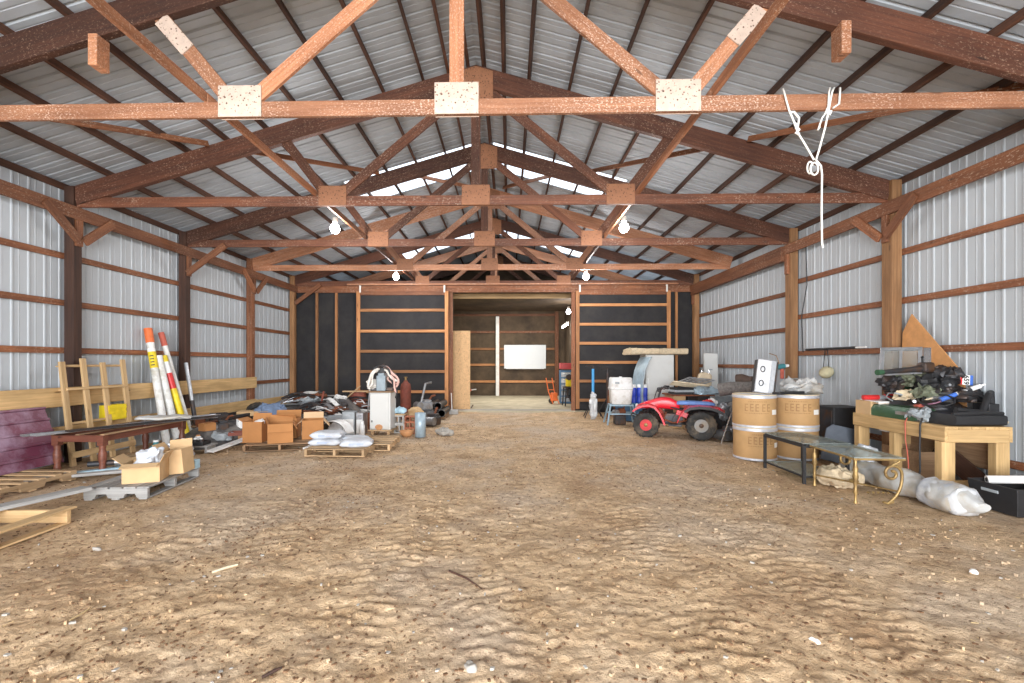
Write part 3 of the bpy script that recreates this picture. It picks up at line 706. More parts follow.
# ---- leaning poles
def pole(label, pa, pb, r, parts, body='pole_white', name='leaning_pole', hollow=False):
    pa, pb = Vector(pa), Vector(pb); L = (pb-pa).length
    t = thing(name, label, 'pole', pa); X = frame((0, 0, 0), pb-pa, (0, 1, 0)); X.translation = (0, 0, 0)
    def seg(a, b, rr): return MB().tube([Vector((L*a, 0, 0)), Vector((L*b, 0, 0))], rr, 18)
    seg(0, 1, r).build('shaft', body, t, smooth=40, X=X)
    for nm, a, b, rr, mt in parts: seg(a, b, rr).build(nm, mt, t, smooth=40, X=X)
    return t
def lean(pxt, pyt, Xt, pxb, Xb, zb=0.0):
    top = atx(pxt, pyt, Xt); base = atx(pxb, 440, Xb); base.z = zb; return base, top
a, b = lean(148, 329, -6.17, 167, -5.72); t = pole('tall white pole with orange cap and yellow label, leaning on the wall', a, b, .062, (('cap', .88, 1.004, .068, 'orange'), ('label_band', .66, .80, .0635, 'yellow'), ('collar', .80, .83, .0635, 'paper')))
L_ = (b-a).length; Xp = frame((0, 0, 0), b-a, (0, 1, 0)); Xp.translation = (0, 0, 0)
for k in range(4):
    MB().box((L_*(.685+.026*k), 0, 0), (.018, .055, .012)).build('lettering', 'black', t, X=Xp@RX(.45)@TR(0, 0, -.0605))
a, b = lean(158, 356, -6.04, 178, -5.68); pole('plain white pole between the orange-capped pole and the yellow one', a, b, .066, (('end_cap', .97, 1.003, .068, 'white_plastic'),))
a, b = lean(163.5, 356, -6.03, 189, -5.60); pole('shorter pole banded yellow, white and red, leaning among the white poles', a, b, .055, (('top_band', .93, 1.003, .0565, 'yellow'), ('print_band', .80, .93, .056, 'paper'), ('red_band', .62, .80, .0565, 'red')), body='yellow')
a, b = lean(161, 333, -6.17, 193, -5.62); pole('thin greyish white pole with dull red cap, leaning by the dark post', a, b, .045, (('cap', .88, 1.004, .051, 'cap_red'),))
a, b = lean(186, 363, -6.03, 198, -5.62); pole('short galvanized pipe with dark lower half, leaning by the yellow pole', a, b, .036, (('dark_sleeve', 0, .5, .040, 'dark_metal'),), body='galvanized')
t = bpy.data.objects['yellow_crate']
MB().openbox((.16, .34, .24), .008).build('body', 'yellow', t)
for z in (.03, .11, .19): MB().box((.083, 0, z), (.008, .345, .025)).build('rib', 'yellow', t, bevel=.002)
# ---- junk between the table and the cartons
def jar(label, loc, r=.045, h=.12, mat='white_plastic', cap='paper', group=None, name='jar'):
    t = thing(name, label, 'jar', loc, 0, group)
    MB().lathe([(r*.9, 0), (r, .01), (r, h*.7), (r*.6, h*.85)], 16).build('body', mat, t, smooth=40)
    MB().lathe([(r*.66, h*.82), (r*.66, h), (r*.55, h*1.02)], 14).build('cap', cap, t, smooth=40); return t
t = thing('low_bench', 'low grey wooden stand with dark tray, beside the table leg', 'stand', (-4.86, 7.75, 0), .12)
beam('top_board', (-.20, 0, .11), (.34, 0, .11), .34, .025, 'grey_wood', t)
for sx in (-.17, .30): MB().box((sx, 0, .05), (.03, .30, .10)).build('side_board', 'grey_wood', t, bevel=.003)
t = thing('tray', 'dark tray on the low grey stand holding four white jars', 'tray', (-4.80, 7.73, .124), .12); MB().openbox((.40, .26, .06), .008).build('body', 'black', t)
p4 = ['first of four from the table', 'second of four from the table', 'third of four from the table', 'fourth of four from the table']
for k in range(4): jar('white capped jar in the dark tray, %s' % p4[k], (-4.94+.095*k, 7.66+.011*k, .133), .038, .11, 'dark_metal', 'paper', 'jars in the dark tray')
o = beam('pale_board', (-4.46, 7.62, .03), (-4.20, 8.62, .17), .15, .03, 'paper'); tag(o, 'whitish flat board lying askew between the dark tray and the cartons', 'board')
rows = [('rusty_channel', 'rust', .10, .06), ('old_board', 'junk_wood', .14, .035), ('old_board', 'red_wood', .12, .04), ('metal_rail', 'dark_metal', .06, .06), ('rusty_channel', 'rust_red', .09, .05), ('old_board', 'grey_wood', .15, .03), ('metal_rail', 'dark_metal', .08, .05)]
jl = ['rust-brown channel lying lowest behind the low grey stand', 'old brown board lying behind the low grey stand', 'dark red board at the pile along the lower plank', 'dark rail in the pile along the lower plank, by the galvanized pipe', 'red-brown channel atop the pile along the lower plank', 'greyish board leaning over the pile behind the cartons', 'dark rail closest to the wall under the lower plank']
for k, (nm, mt, w, h) in enumerate(rows):
    xa = -5.75+.20*k if k < 6 else -5.9; y0 = 8.75+.12*k
    z = .20+.05*(k % 4)
    o = beam(nm, (xa-.1, y0, z+h/2), (xa+.3, y0+1.6+.1*k, z+h/2+.05), w, h, mt); tag(o, jl[k], 'board' if 'board' in nm else 'rail')
base, bz = mound('dark_rags', 'dark rags and dirt heaped along the wall behind the low stand', 'rags', (-5.15, 9.2, -.01), .75, 1.15, .33, 'tarp', 4)
def gear(name, label, loc, rz, s=1, mat='dark_metal'):
    t = thing(name, label, 'machine part', loc, rz)
    MB().box((0, 0, .09*s), (.30*s, .22*s, .16*s)).box((.05*s, 0, .19*s), (.16*s, .18*s, .06*s)).build('casing', mat, t, bevel=.012*s)
    cyl_y(.075*s, .26*s, 18).build('flywheel', 'grey_metal', t, smooth=40, loc=(-.13*s, 0, .10*s))
    MB().tube([(.1*s, .0, .2*s), (.16*s, 0, .29*s), (.24*s, .03*s, .30*s)], .022*s, 8).build('outlet', 'rust', t, smooth=40); return t
gear('engine_part', 'blackish engine part lying on the dark rags behind the stand', (-5.0, 8.75, bz(-5.0, 8.75)-.03), .7, .9)
gear('engine_part', 'dark engine part between the boards and the nearest carton', (-4.55, 9.35, bz(-4.55, 9.35)-.02), 2.0, 1.0, 'rust')
lump('grey_bundle', 'grey folded bundle lying behind the low stand', 'bundle', (-4.80, 8.45, .05), .5, (.36, .26, .18), 'grey_plastic', 7, .04, 6)
lump('cloth_bundle', 'dark blue patterned cloth bundle on the heap behind the nearest carton', 'cloth', (-4.75, 10.15, .30), .3, (.62, .4, .30), 'cloth_blue', 9, .05, 6)
t = thing('flat_carton', 'flattened brown carton on the pile by the lower plank', 'box', (-5.1, 10.05, .36), .3)
MB().box((0, 0, .05), (.55, .35, .10)).build('body', 'cardboard_tan', t, bevel=.006); MB().box((.2, -.2, .10), (.3, .12, .004)).build('flap', 'cardboard_pale', t)
t = thing('red_tray', 'reddish shallow tray on the dirt before the nearest carton', 'tray', (-4.45, 8.55, .17), .3); MB().openbox((.42, .26, .06), .01).build('body', 'rust_red', t)
jar('small cream jar beside the table leg behind the dark tray', (-4.95, 8.05, .12), .05, .12, 'white_plastic', 'terracotta')
t = thing('teal_jug', 'teal plastic jug standing under the red-brown table', 'jug', (-5.12, 7.30, 0)); MB().lathe([(.08, 0), (.09, .02), (.09, .16), (.04, .21), (.035, .25)], 16).build('body', 'teal', t, smooth=40); MB().lathe([(.04, .245), (.04, .275)], 12).build('cap', 'paper', t)
lump('silver_wrap', 'crumpled silver wrap bundle lying by the table leg', 'bundle', (-4.72, 7.20, 0), .3, (.40, .26, .24), 'galvanized', 12, .06, 9)
for k, (x0, y0, x1, y1, z, mt, lab) in enumerate(((-5.55, 5.72, -4.35, 6.15, .04, 'grey_wood', 'greyish board on the dirt before the table legs'), (-5.3, 5.95, -4.25, 6.55, .05, 'light_blue', 'pale blue board end on the dirt under the table'), (-5.1, 6.75, -4.55, 6.9, .10, 'pine', 'pale board end lying low beneath the table'))):
    o = beam('loose_board', (x0, y0, z), (x1, y1, z+.04), .12, .035, mt); tag(o, lab, 'board')
t = thing('grinder', 'dark hand tool lying on boards under the table', 'tool', (-5.0, 6.2, .10), .4)
MB().tube([(-.16, 0, .04), (.14, 0, .045)], .038, 12).build('body', 'dark_metal', t, smooth=40); MB().tube([(.14, 0, .045), (.20, .0, .05)], .055, 14).build('head', 'grey_metal', t, smooth=40)

ex = [('dark_metal', 'box', 'storage_box', 'dark box on the rag pile under the lower plank'), ('cardboard', 'box', 'storage_box', 'small brown box on the rag pile behind the tray'), ('rust', 'can', 'paint_can', 'rusty can on the rag pile, near the galvanized pipe'), ('paper', 'can', 'paint_can', 'white can on the rag pile before the nearest carton'),
      ('grey_metal', 'can', 'paint_can', 'grey can on the rag pile by the flattened carton'), ('terracotta', 'box', 'storage_box', 'orange-brown box at the foot of the rag pile'), ('black', 'box', 'storage_box', 'black box half hidden behind the tall brown carton')]
for (mt, kind, nm, lab), (X, Y, s) in zip(ex, ((-5.5, 9.5, .3), (-5.05, 8.45, .22), (-5.55, 9.0, .2), (-4.75, 9.0, .18), (-5.3, 9.85, .22), (-4.5, 8.75, .26), (-4.35, 9.6, .34))):
    t = thing(nm, lab, kind, (X, Y, max(0, bz(X, Y)-.03)), X)
    if kind == 'box': MB().openbox((s, s*.75, s*.6), .008).build('body', mt, t); MB().box((0, 0, s*.6+.005), (s*1.02, s*.4, .012)).build('lid', mt, t, bevel=.002)
    else: MB().lathe([(s*.42, 0), (s*.42, s*.95), (s*.45, s*.97), (s*.45, s), (s*.38, s), (s*.38, s*.95), (.001, s*.95)], 20).build('body', mt, t, smooth=40); MB().tube([(s*.44*math.cos(q_), .0, s*.9-s*.5*math.sin(q_)) for q_ in [PI*i/8 for i in range(9)]], .004, 5).build('handle', 'dark_metal', t)
# ---- cartons on their pallet
pallet('pale pallet under the row of brown open cartons', (-3.52, 8.32, 0), .22, 1.15, .95, 'junk_wood', 6, .12)
carton('carton', 'tall brown carton at the table end of the carton row, on a pallet', (-3.96, 8.15, .121), .05, (.33, .36, .36), (('n', 70, .12), ('w', 30, .10)), 'cardboard', 'cardboard')
carton('carton', 'wide brown carton with a hanging front flap, middle of the carton row', (-3.52, 8.12, .121), .42, (.40, .42, .33), (('s', -62, .15), ('e', -58, .13), ('n', 60, .13), ('w', 75, .1)), 'cardboard', 'cardboard')
carton('carton', 'brown carton with pale inner flaps, nearest the white sacks', (-3.13, 8.55, .121), .36, (.36, .40, .34), (('e', -48, .15), ('w', -42, .15), ('n', 65, .12)), 'cardboard', 'cardboard_pale')
lump('paper_wad', 'crumpled white paper in the tall brown carton', 'paper', (-3.90, 8.15, .36), 0, (.2, .2, .14), 'paper', 21, .03, 9)
carton('carton', 'brown carton at the back of the carton row, mostly hidden', (-3.66, 8.60, .121), .2, (.45, .36, .36), (('n', 70, .13), ('s', 45, .12)), 'cardboard', 'cardboard')
o = beam('white_lath', (-3.02, 7.92, .03), (-2.72, 8.7, .16), .07, .03, 'paper'); tag(o, 'white lath lying between the carton row and the sack pallet', 'lath')
# ---- sacks on their pallet
pallet('pale pallet carrying the white sacks', (-2.28, 7.80, 0), -.04, .98, .85, 'pallet', 7, .125)
pallet('pale pallet in front of the white metal cabinet', (-1.92, 8.33, 0), .05, .74, .95, 'pallet', 5, .125)
def sack(label, loc, rz, seed, L=.52, W=.34, H=.12):
    t = thing('sack', label, 'sack', loc, rz, 'white sacks on the pallet')
    pillow(L, W, H, seed=seed, amp=.016).build('bag', 'bag_white', t, smooth=60)
    MB().box((0, 0, 0), (L*.45, .004, .035)).build('printed_stripe', 'blue_print', t, loc=(0, -W/2-.002, H*.45)); return t
sack('white sack at the carton end of the sack pallet, lower of two', (-2.58, 7.80, .126), .12, 1)
sack('white sack lying on top of another one, topmost sack', (-2.56, 7.82, .235), .06, 2)
sack('white sack in the middle of the sack pallet, behind the front one', (-2.22, 8.02, .126), -.25, 3)
sack('white sack at the front corner of the sack pallet, nearest the cabinet', (-2.02, 7.66, .126), .22, 4)
# ---- fender shell, boxes, cabinet
t = thing('plastic_fender', 'white and black plastic fender shell standing behind the white sacks', 'fender', (-2.85, 8.95, .05), -.3)
MB().strip(arc(0, 0, .34, 20, 165, 14), -.12, .12, .012).build('shell', 'white_plastic', t, smooth=40); MB().strip(arc(0, 0, .325, 25, 160, 14), -.11, .11, .008).build('liner', 'black', t, smooth=40)
def drawer_box(label, loc, rz, d, mat, front='white_plastic', name='storage_box'):
    t = thing(name, label, 'box', loc, rz)
    bo = MB().box((0, 0, d[2]/2), d).build('body', mat, t, bevel=.006); fr = MB().box((0, -d[1]/2-.006, d[2]*.38), (d[0]*.86, .012, d[2]*.62)).build('front', front, t, bevel=.004)
    MB().box((0, -d[1]/2-.004, d[2]*.86), (d[0]*.5, .02, .03)).build('handle', 'grey_metal', bo, bevel=.004)
    return t
drawer_box('grey box with a white front standing behind the white sacks', (-2.86, 9.75, 0), .1, (.25, .28, .48), 'grey_plastic')
drawer_box('narrow pale grey box between the grey box and the white cabinet', (-2.62, 9.78, 0), -.05, (.15, .24, .46), 'galvanized', 'white_plastic')
jar('white bottle standing before the white metal cabinet', (-2.52, 9.5, 0), .055, .30, 'white_plastic', 'paper', name='bottle')
t = thing('rusty_board', 'small rust-brown board standing beside the white cabinet', 'board', (-2.50, 10.05, 0), 0); MB().box((0, 0, .21), (.16, .03, .42)).build('panel', 'rust', t, bevel=.003, X=RX(-.08))
t = thing('metal_cabinet', 'white metal cabinet with a jumbled machine on top', 'cabinet', (-2.17, 9.80, 0), -.06)
for sx in (-1, 1):
    for sy in (-1, 1): MB().box((sx*.17, sy*.15, .05), (.06, .06, .10)).build('foot', 'pallet', t, bevel=.004)
MB().box((0, 0, .10), (.50, .44, .03)).build('base_board', 'pallet', t, bevel=.004)
MB().box((0, 0, .50), (.44, .38, .77)).build('body', 'appliance', t, bevel=.008)
dr = MB().box((-.012, -.197, .50), (.385, .016, .73)).build('door', 'appliance', t, bevel=.005); MB().tube([(-.165, -.215, .27), (-.165, -.215, .31)], .012, 8).build('knob', 'black', dr)
MB().box((0, 0, .90), (.50, .44, .03)).build('top_board', 'junk_wood', t, bevel=.004)
MB().lathe([(0, 0), (.085, 0), (.08, .002), (0, .003)], 9).build('rust_patch', 'terracotta', dr, X=TR(-.02, -.2055, .17)@RX(PI/2)@Matrix.Diagonal((1, .7, 1, 1)))
t = thing('old_machine', 'machine with grey-blue housing and draped hoses on the white metal cabinet', 'machine', (-2.19, 9.80, .916), .1)
MB().box((0, -.05, .16), (.19, .20, .32)).box((0, -.05, .34), (.13, .16, .06)).build('housing', 'machine_blue', t, bevel=.015, seg=2)
cyl_y(.11, .16, 20).build('drum', 'dark_metal', t, smooth=40, loc=(.17, 0, .30)); cyl_y(.09, .18, 20).build('pulley', 'black', t, smooth=40, loc=(-.02, .06, .42))
MB().box((.0, .06, .03), (.46, .22, .06)).build('bed', 'dark_metal', t, bevel=.006)
MB().tube([(0, 0, .44), (0, 0, .54), (.05, 0, .56)], .012, 8).build('crank', 'dark_metal', t)
for k, (pts, rr, mt) in enumerate((
    ([(-.02, -.08, .46), (-.12, -.12, .45), (-.20, -.15, .36), (-.23, -.17, .22), (-.27, -.20, .10), (-.20, -.22, .03)], .032, 'hose_white'),
    ([(-.05, -.10, .42), (-.15, -.16, .40), (-.18, -.18, .28), (-.15, -.20, .14), (-.24, -.21, .06)], .022, 'hose_white'),
    ([(.02, -.06, .49), (.10, -.10, .52), (.17, -.12, .46), (.22, -.14, .36), (.34, -.15, .30), (.38, -.12, .18), (.30, -.18, .06)], .026, 'hose_pink'),
    ([(.05, -.10, .45), (.14, -.14, .42), (.16, -.16, .33), (.26, -.18, .24), (.36, -.18, .20)], .028, 'hose_white'),
    ([(.12, -.12, .36), (.22, -.17, .33), (.30, -.2, .22), (.27, -.21, .10), (.33, -.22, -.06)], .024, 'hose_pink'),
    ([(-.10, -.06, .47), (.02, -.14, .53), (.13, -.15, .50), (.20, -.15, .40), (.17, -.17, .22)], .026, 'dark_metal'),
    ([(-.14, -.1, .40), (-.2, -.05, .46), (-.05, -.02, .52), (.08, -.05, .50)], .03, 'black'),
    ([(.20, -.16, .24), (.28, -.2, .12), (.36, -.2, -.02), (.30, -.24, -.16)], .02, 'black'))):
    MB().tube(pts, rr, 8).build('hose', mt, t, smooth=50, subd=1)
MB().tube([(.24+.10*math.cos(a), -.14, .22+.055*math.sin(a)+.4*.10*math.cos(a)*-1) for a in [2*PI*i/16 for i in range(16)]], .016, 8, closed=True).build('loop', 'hose_pink', t, smooth=50)
lump('rags', None, None, (-.21, -.02, .02), 0, (.20, .18, .20), 'hose_white', 17, .04, 9, t)
# ---- rusty barrel and tank behind
def barrel(label, loc, r, h, mat, name='rusty_barrel', cat='barrel'):
    t = thing(name, label, cat, loc)
    pr = [(r, 0), (r, .02)]
    for q in (.33, .66): pr += [(r, h*q-.02), (r*1.03, h*q), (r, h*q+.02)]
    pr += [(r, h-.01), (r*.985, h)]
    MB().lathe(pr, 28).build('body', mat, t, smooth=40); MB().lathe([(r*1.02, h-.02), (r*1.02, h+.012), (r*.94, h+.012), (r*.94, h-.006), (0.001, h-.006)], 28).build('lid', mat, t, smooth=40); return t
barrel('rust-red barrel with a pale board on top, beside the scrap heap', (-3.72, 12.9, 0), .22, .68, 'rust_red')
o = beam('pale_board', (-4.12, 12.88, .71), (-3.35, 12.92, .71), .20, .03, 'pallet'); tag(o, 'pale board lying across the rust-red barrel', 'board')
t = thing('red_tank', 'tall dull red gas cylinder behind the white cabinet', 'tank', (-2.27, 12.4, 0))
MB().lathe([(.13, 0), (.14, .02), (.14, .84), (.12, .94), (.06, .99), (.045, 1.04)], 22).build('body', 'rust_red', t, smooth=40); MB().lathe([(.03, 1.03), (.03, 1.10), (.05, 1.11), (.05, 1.13)], 12).build('valve', 'brass', t, smooth=40)
o = beam('long_lath', (-2.98, 11.3, 0), (-2.86, 11.2, 1.02), .03, .02, 'galvanized', up=(0, 1, 0)); tag(o, 'thin pale lath standing upright between barrel and white cabinet', 'lath')

# ---- scrap heap in the corner
hp, hz = mound('scrap_sheeting', 'dark crumpled sheeting underneath the scrap heap by the corner post', 'sheeting', (-4.55, 12.1, -.01), 1.45, 1.65, .50, 'tarp', 6, .2)
def bent_strip(label, p, rz, L, w, mat, bend, group):
    t = thing('bent_strip', label, 'scrap', p, rz, group)
    pr = [(-L/2+L*i/10, bend*math.sin(PI*i/10)+.02*math.sin(5*i/10)) for i in range(11)]
    MB().strip(pr, -w/2, w/2, .008).build('sheet', mat, t, smooth=30)
    beam('lip', (-L/2, -w/2, .02), (L/2*.6, -w/2, bend*.5+.02), .012, .03, mat, t); return t
G = 'metal scrap in the corner heap'
sl = [('grey bent metal strip lying in the scrap heap by the corner post', 'grey_metal'), ('whitish bent plastic strip lying in the scrap heap by the corner post', 'white_plastic'), ('dark bent metal strip lying in the scrap heap by the corner post', 'dark_metal'), ('rust-brown bent strip lying in the scrap heap by the corner post', 'rust'), ('black bent plastic strip lying in the scrap heap by the corner post', 'black')]
for k in range(80):
    X = -5.45+2.15*((k*.618) % 1); Y = 10.65+2.3*((k*.377+.1) % 1)
    lab, mt = sl[k % 5]
    o = bent_strip(lab, (X, Y, hz(X, Y)+.03+.12*((k*.29) % 1)), RND.uniform(-.9, .9)+(PI/2 if k % 7 == 3 else 0), RND.uniform(.35, 1.0), RND.uniform(.03, .13), mt, RND.uniform(.02, .12), G+', '+lab.split()[0])
    o.rotation_euler = (RND.uniform(-.5, .7), RND.uniform(-.18, .18), o.rotation_euler[2])
def wheel_thing(label, loc, r, w, tilt, rimmat='galvanized', name='old_wheel'):
    t = thing(name, label, 'wheel', loc); t.rotation_euler = tilt
    tyre_mesh(r, w, 32, .62, .004).build('tyre', 'rubber', t, smooth=40)
    b = MB().lathe([(r*.62, -w*.3), (r*.58, -w*.1), (r*.2, -w*.22), (.001, -w*.22)], 24, RX(PI/2)); b.build('rim', rimmat, t, smooth=40); return t
wheel_thing('black wheel leaning at the wall side of the scrap heap', (-5.50, 11.0, .30), .27, .17, (.35, 0, .4))
wheel_thing('black tyre lying flat at the near edge of the scrap heap', (-5.02, 10.7, .30), .26, .16, (PI/2-.25, 0, 0), 'dark_metal')
t = thing('car_grille', 'black plastic car grille with chrome border in the scrap heap', 'grille', (-4.25, 10.75, .20), .12)
MB().tube([(-.48, 0, 0), (-.42, 0, .16), (-.2, 0, .24), (.25, 0, .24), (.48, 0, .10), (.40, 0, 0)], .022, 8, closed=True).build('border', 'bright_metal', t, smooth=40, X=RX(-.5))
for k in range(6): MB().box((0, 0, .02+.036*k), (.80-.06*k, .02, .014)).build('bar', 'black', t, X=RX(-.5))
lump('grey_bundle', 'grey plastic bundle in the middle of the scrap heap', 'bundle', (-4.55, 11.6, hz(-4.55, 11.6)-.03), .3, (.5, .35, .20), 'grey_plastic', 31, .06, 6)
lump('metal_lump', 'dark metal lump at the barrel side of the scrap heap', 'bundle', (-3.75, 11.5, hz(-3.75, 11.5)-.02), .1, (.45, .35, .20), 'dark_metal', 33, .06, 6)
lump('white_bundle', 'small white foam lump on the ridge of the scrap heap', 'bundle', (-4.0, 12.3, hz(-4.0, 12.3)-.02), .1, (.34, .24, .12), 'white_plastic', 35, .04, 7)
o = beam('loose_board', (-5.1, 12.4, .60), (-4.1, 12.35, .63), .16, .03, 'grey_wood'); tag(o, 'pale board lying flat on the ridge of the scrap heap', 'board')
o = beam('loose_board', (-3.98, 12.5, .48), (-3.55, 12.6, .88), .07, .03, 'pallet'); tag(o, 'pale stick poking up from the ridge of the scrap heap', 'board')
o = beam('loose_board', (-4.15, 11.35, .34), (-4.2, 11.7, .78), .04, .03, 'rust_red', up=(0, 1, 0)); tag(o, 'thin red stick standing up in the scrap heap', 'board')
for k in range(5):
    X, Y = -5.3+.5*k, 11.0+.42*(k % 3); L = .9
    o = MB().tube([(-L/2, 0, .03), (L/2, 0, .05+.03*k)], .022, 10).build('scrap_pipe', ('rust', 'galvanized')[k % 2], None, smooth=40, loc=(X, Y, hz(X, Y)+.02)); o.rotation_euler = (0, 0, -.6+.5*k)
    tag(o, ('rusty pipe lying across the scrap heap', 'grey pipe lying across the scrap heap')[k % 2], 'pipe', 'pipes in the scrap heap, %s' % ('rusty', 'grey')[k % 2])
t = thing('wire_coil', 'brown cable coil lying at the foot of the scrap heap', 'cable', (-3.55, 10.85, .03))
for k in range(4): MB().tube([((.18-.01*k)*math.cos(a), (.18-.01*k)*math.sin(a), .02+.022*k) for a in [2*PI*i/20 for i in range(20)]], .012, 6, closed=True).build('turn', 'rust', t, smooth=40)
drawer_box('grey metal toolbox at the near edge of the scrap heap', (-3.30, 10.35, 0), .2, (.5, .28, .32), 'grey_plastic', 'galvanized', 'toolbox')

# ---- to the opening side of the white cabinet
def hollow_block(label, loc, rz, d, mat, cells=2, name='hollow_block', t_=.03):
    t = thing(name, label, 'block', loc, rz); b = MB(); x, y, z = d
    b.box((0, 0, t_/2), (x, y, t_)); b.box((0, 0, z-t_/2), (x, y, t_))
    for k in range(cells+1): b.box((-x/2+t_/2+k*(x-t_)/cells, 0, z/2), (t_, y, z-2*t_))
    b.build('body', mat, t, bevel=.003); return t
hollow_block('grey hollow block on the dirt beside the white cabinet', (-1.86, 10.0, 0), .1, (.22, .2, .19), 'block')
hollow_block('grey hollow block stacked on another beside the white cabinet', (-1.87, 10.0, .191), .04, (.22, .2, .19), 'block')
bl = ['lower brick block of the stack by the metal flashing roll', 'middle brick block of the stack by the metal flashing roll', 'upper brick block of the stack by the metal flashing roll']
for k in range(3): hollow_block(bl[k], (-1.60, 9.86, .125*k), .04*k, (.22, .18, .124), 'brick', 2, 'hollow_brick', .016)
o = beam('pale_board', (-1.98, 10.0, .397), (-1.72, 10.0, .397), .22, .03, 'pallet'); tag(o, 'small pale board on top of the grey hollow blocks', 'board')
lump('blue_rag', 'light blue rag lying on the small pale board', 'cloth', (-1.86, 10.0, .415), 0, (.30, .2, .12), 'light_blue', 41, .03, 9)
t = thing('clay_pot', 'orange clay bowl on the dirt before the brick stack', 'pot', (-1.60, 9.50, 0)); MB().lathe([(.08, 0), (.125, .045), (.135, .09), (.15, .095), (.15, .115), (.125, .115), (.1, .045), (.001, .035)], 22).build('body', 'terracotta', t, smooth=40)
t = thing('flashing_roll', 'upright roll of bright metal flashing at the end of the junk', 'roll', (-1.31, 9.42, 0), .25)
pts = [((.055+.06*i/60)*1.0*math.cos(2*PI*i/20), (.055+.06*i/60)*math.sin(2*PI*i/20)) for i in range(61)]
MB().add([(x, y, 0) for x, y in pts]+[(x, y, .49) for x, y in pts], [(i, i+1, 61+i+1, 61+i) for i in range(60)]).build('sheet', 'panel_blue', t, smooth=60).modifiers.new('t', 'SOLIDIFY').thickness = .004
G2 = 'black pipes before the sliding door'
for k, (px, z) in enumerate(((430.2, .355), (438.0, .355), (427, .165), (434.2, .165), (441.5, .165))):
    x = at(px, 407, 12.3).x
    row = ('upper', 'upper', 'lower', 'lower', 'lower')[k]
    t = thing('black_pipe', row+' thick black pipe of the stack before the black sliding door', 'pipe', (x, 12.3, z-.0), 0, G2+', '+row)
    MB().lathe([(.092, 0), (.092, 1.2), (.080, 1.2), (.080, 0)], 22, TR(0, 0, 0)@RX(-PI/2)).build('wall', 'black', t, smooth=40)
    MB().lathe([(.098, -.004), (.098, .03), (.079, .03), (.079, -.004)], 22, RX(-PI/2), caps=False).build('end_rim', 'grey_metal', t, smooth=40)
t = thing('pipe_cradle', 'low wooden cradle under the thick black pipes', 'stand', (at(434, 407, 12.7).x, 12.8, 0)); MB().box((0, 0, .03), (.7, .9, .05)).build('board', 'junk_wood', t, bevel=.004)
for s in (-1, 1): MB().box((s*.33, 0, .12), (.03, .8, .2)).build('side', 'junk_wood', t, bevel=.004)
t = thing('concrete_block', 'pale concrete block on the dirt at the strand board', 'block', (at(452, 413, 13.6).x, 13.6, 0)); MB().box((0, 0, .07), (.36, .18, .14)).build('body', 'block', t, bevel=.01); MB().tube([(0, 0, .1), (-.02, 0, .62)], .014, 8).build('stake', 'white_paint', t)
gear('machine_part', 'grey machine part between the red cylinder and the black pipes', (-1.62, 11.6, .32), .5, 1.2, 'grey_metal')
gear('machine_part', 'dark machine part on the dirt behind the brick stack', (-1.35, 11.1, 0), 1.2, 1.3, 'dark_metal')
lump('tan_bundle', 'tan sack lying between the brick stack and the black pipes', 'sack', (-1.72, 11.0, .20), .2, (.36, .3, .24), 'cardboard_tan', 51, .04, 6)
o = MB().tube([(-1.80, 11.5, 0), (-1.62, 11.75, .98), (-1.5, 11.9, 1.0)], .03, 10).build('bent_pipe', 'grey_metal', None, smooth=40); tag(o, 'bent grey pipe standing behind the white cabinet', 'pipe')
lump('crate_support', 'dark bundle carrying the grey machine part behind the brick stack', 'bundle', (-1.62, 11.6, 0), .2, (.55, .5, .36), 'tarp', 55, .03, 5)
lump('rubble', 'small light rubble at the foot of the flashing roll', 'rubble', (-.86, 9.75, -.02), .6, (.24, .55, .14), 'stone', 57, .04, 9)
# ================================================================== THE SIDE OF THE WORKBENCH
# ---- red quad bike, forward is its own -X
q = thing('quad_bike', 'red quad bike with blue seat cover, parked on the dirt before the junk', 'quad bike', (3.91, 9.68, -.005), -.346)
FX, RX_, FR, RR, TF, TR_ = -.53, .50, .255, .285, .40, .385
def wheel(x, r, y, w, rimmat, hubmat, label=None):
    o = tyre_mesh(r, w, 40, .45, .010).build('wheel', 'rubber', q, smooth=40, loc=(x, y, r))
    s = -1 if y < 0 else 1
    MB().lathe([(r*.45, -w*.30), (r*.45, s*w*.0), (r*.47, s*w*.32), (r*.41, s*w*.32), (r*.34, s*w*.08), (r*.16, s*w*.14), (.001, s*w*.14)], 28, RX(-PI/2)).build('rim', rimmat, o, smooth=35)
    MB().lathe([(r*.17, 0), (r*.15, w*.16), (r*.08, w*.2), (.001, w*.2)], 16, TR(0, s*w*.14, 0)@RX(-s*PI/2)).build('hub', hubmat, o, smooth=35)
    for k in range(4):
        a = k*PI/2+.4; MB().lathe([(r*.05, 0), (r*.05, .012), (.001, .013)], 8, TR(r*.27*math.cos(a), s*w*.14, r*.27*math.sin(a))@RX(-s*PI/2)).build('wheel_nut', hubmat, o)
    return o
for s in (-1, 1):
    w_ = wheel(FX, FR, s*TF, .20, 'rim_red', 'brass'); w_['label'] = 'front wheel with red rim'
    w_ = wheel(RX_, RR, s*TR_, .26, 'rim_grey', 'dark_metal'); w_['label'] = 'rear wheel with grey rim'
MB().tube([(RX_, -.34, RR), (RX_, .34, RR)], .03, 10).build('axle', 'dark_metal', q, smooth=40)
MB().tube([(FX, -.34, FR), (FX, .34, FR)], .022, 10).build('axle', 'dark_metal', q, smooth=40)
b = MB()
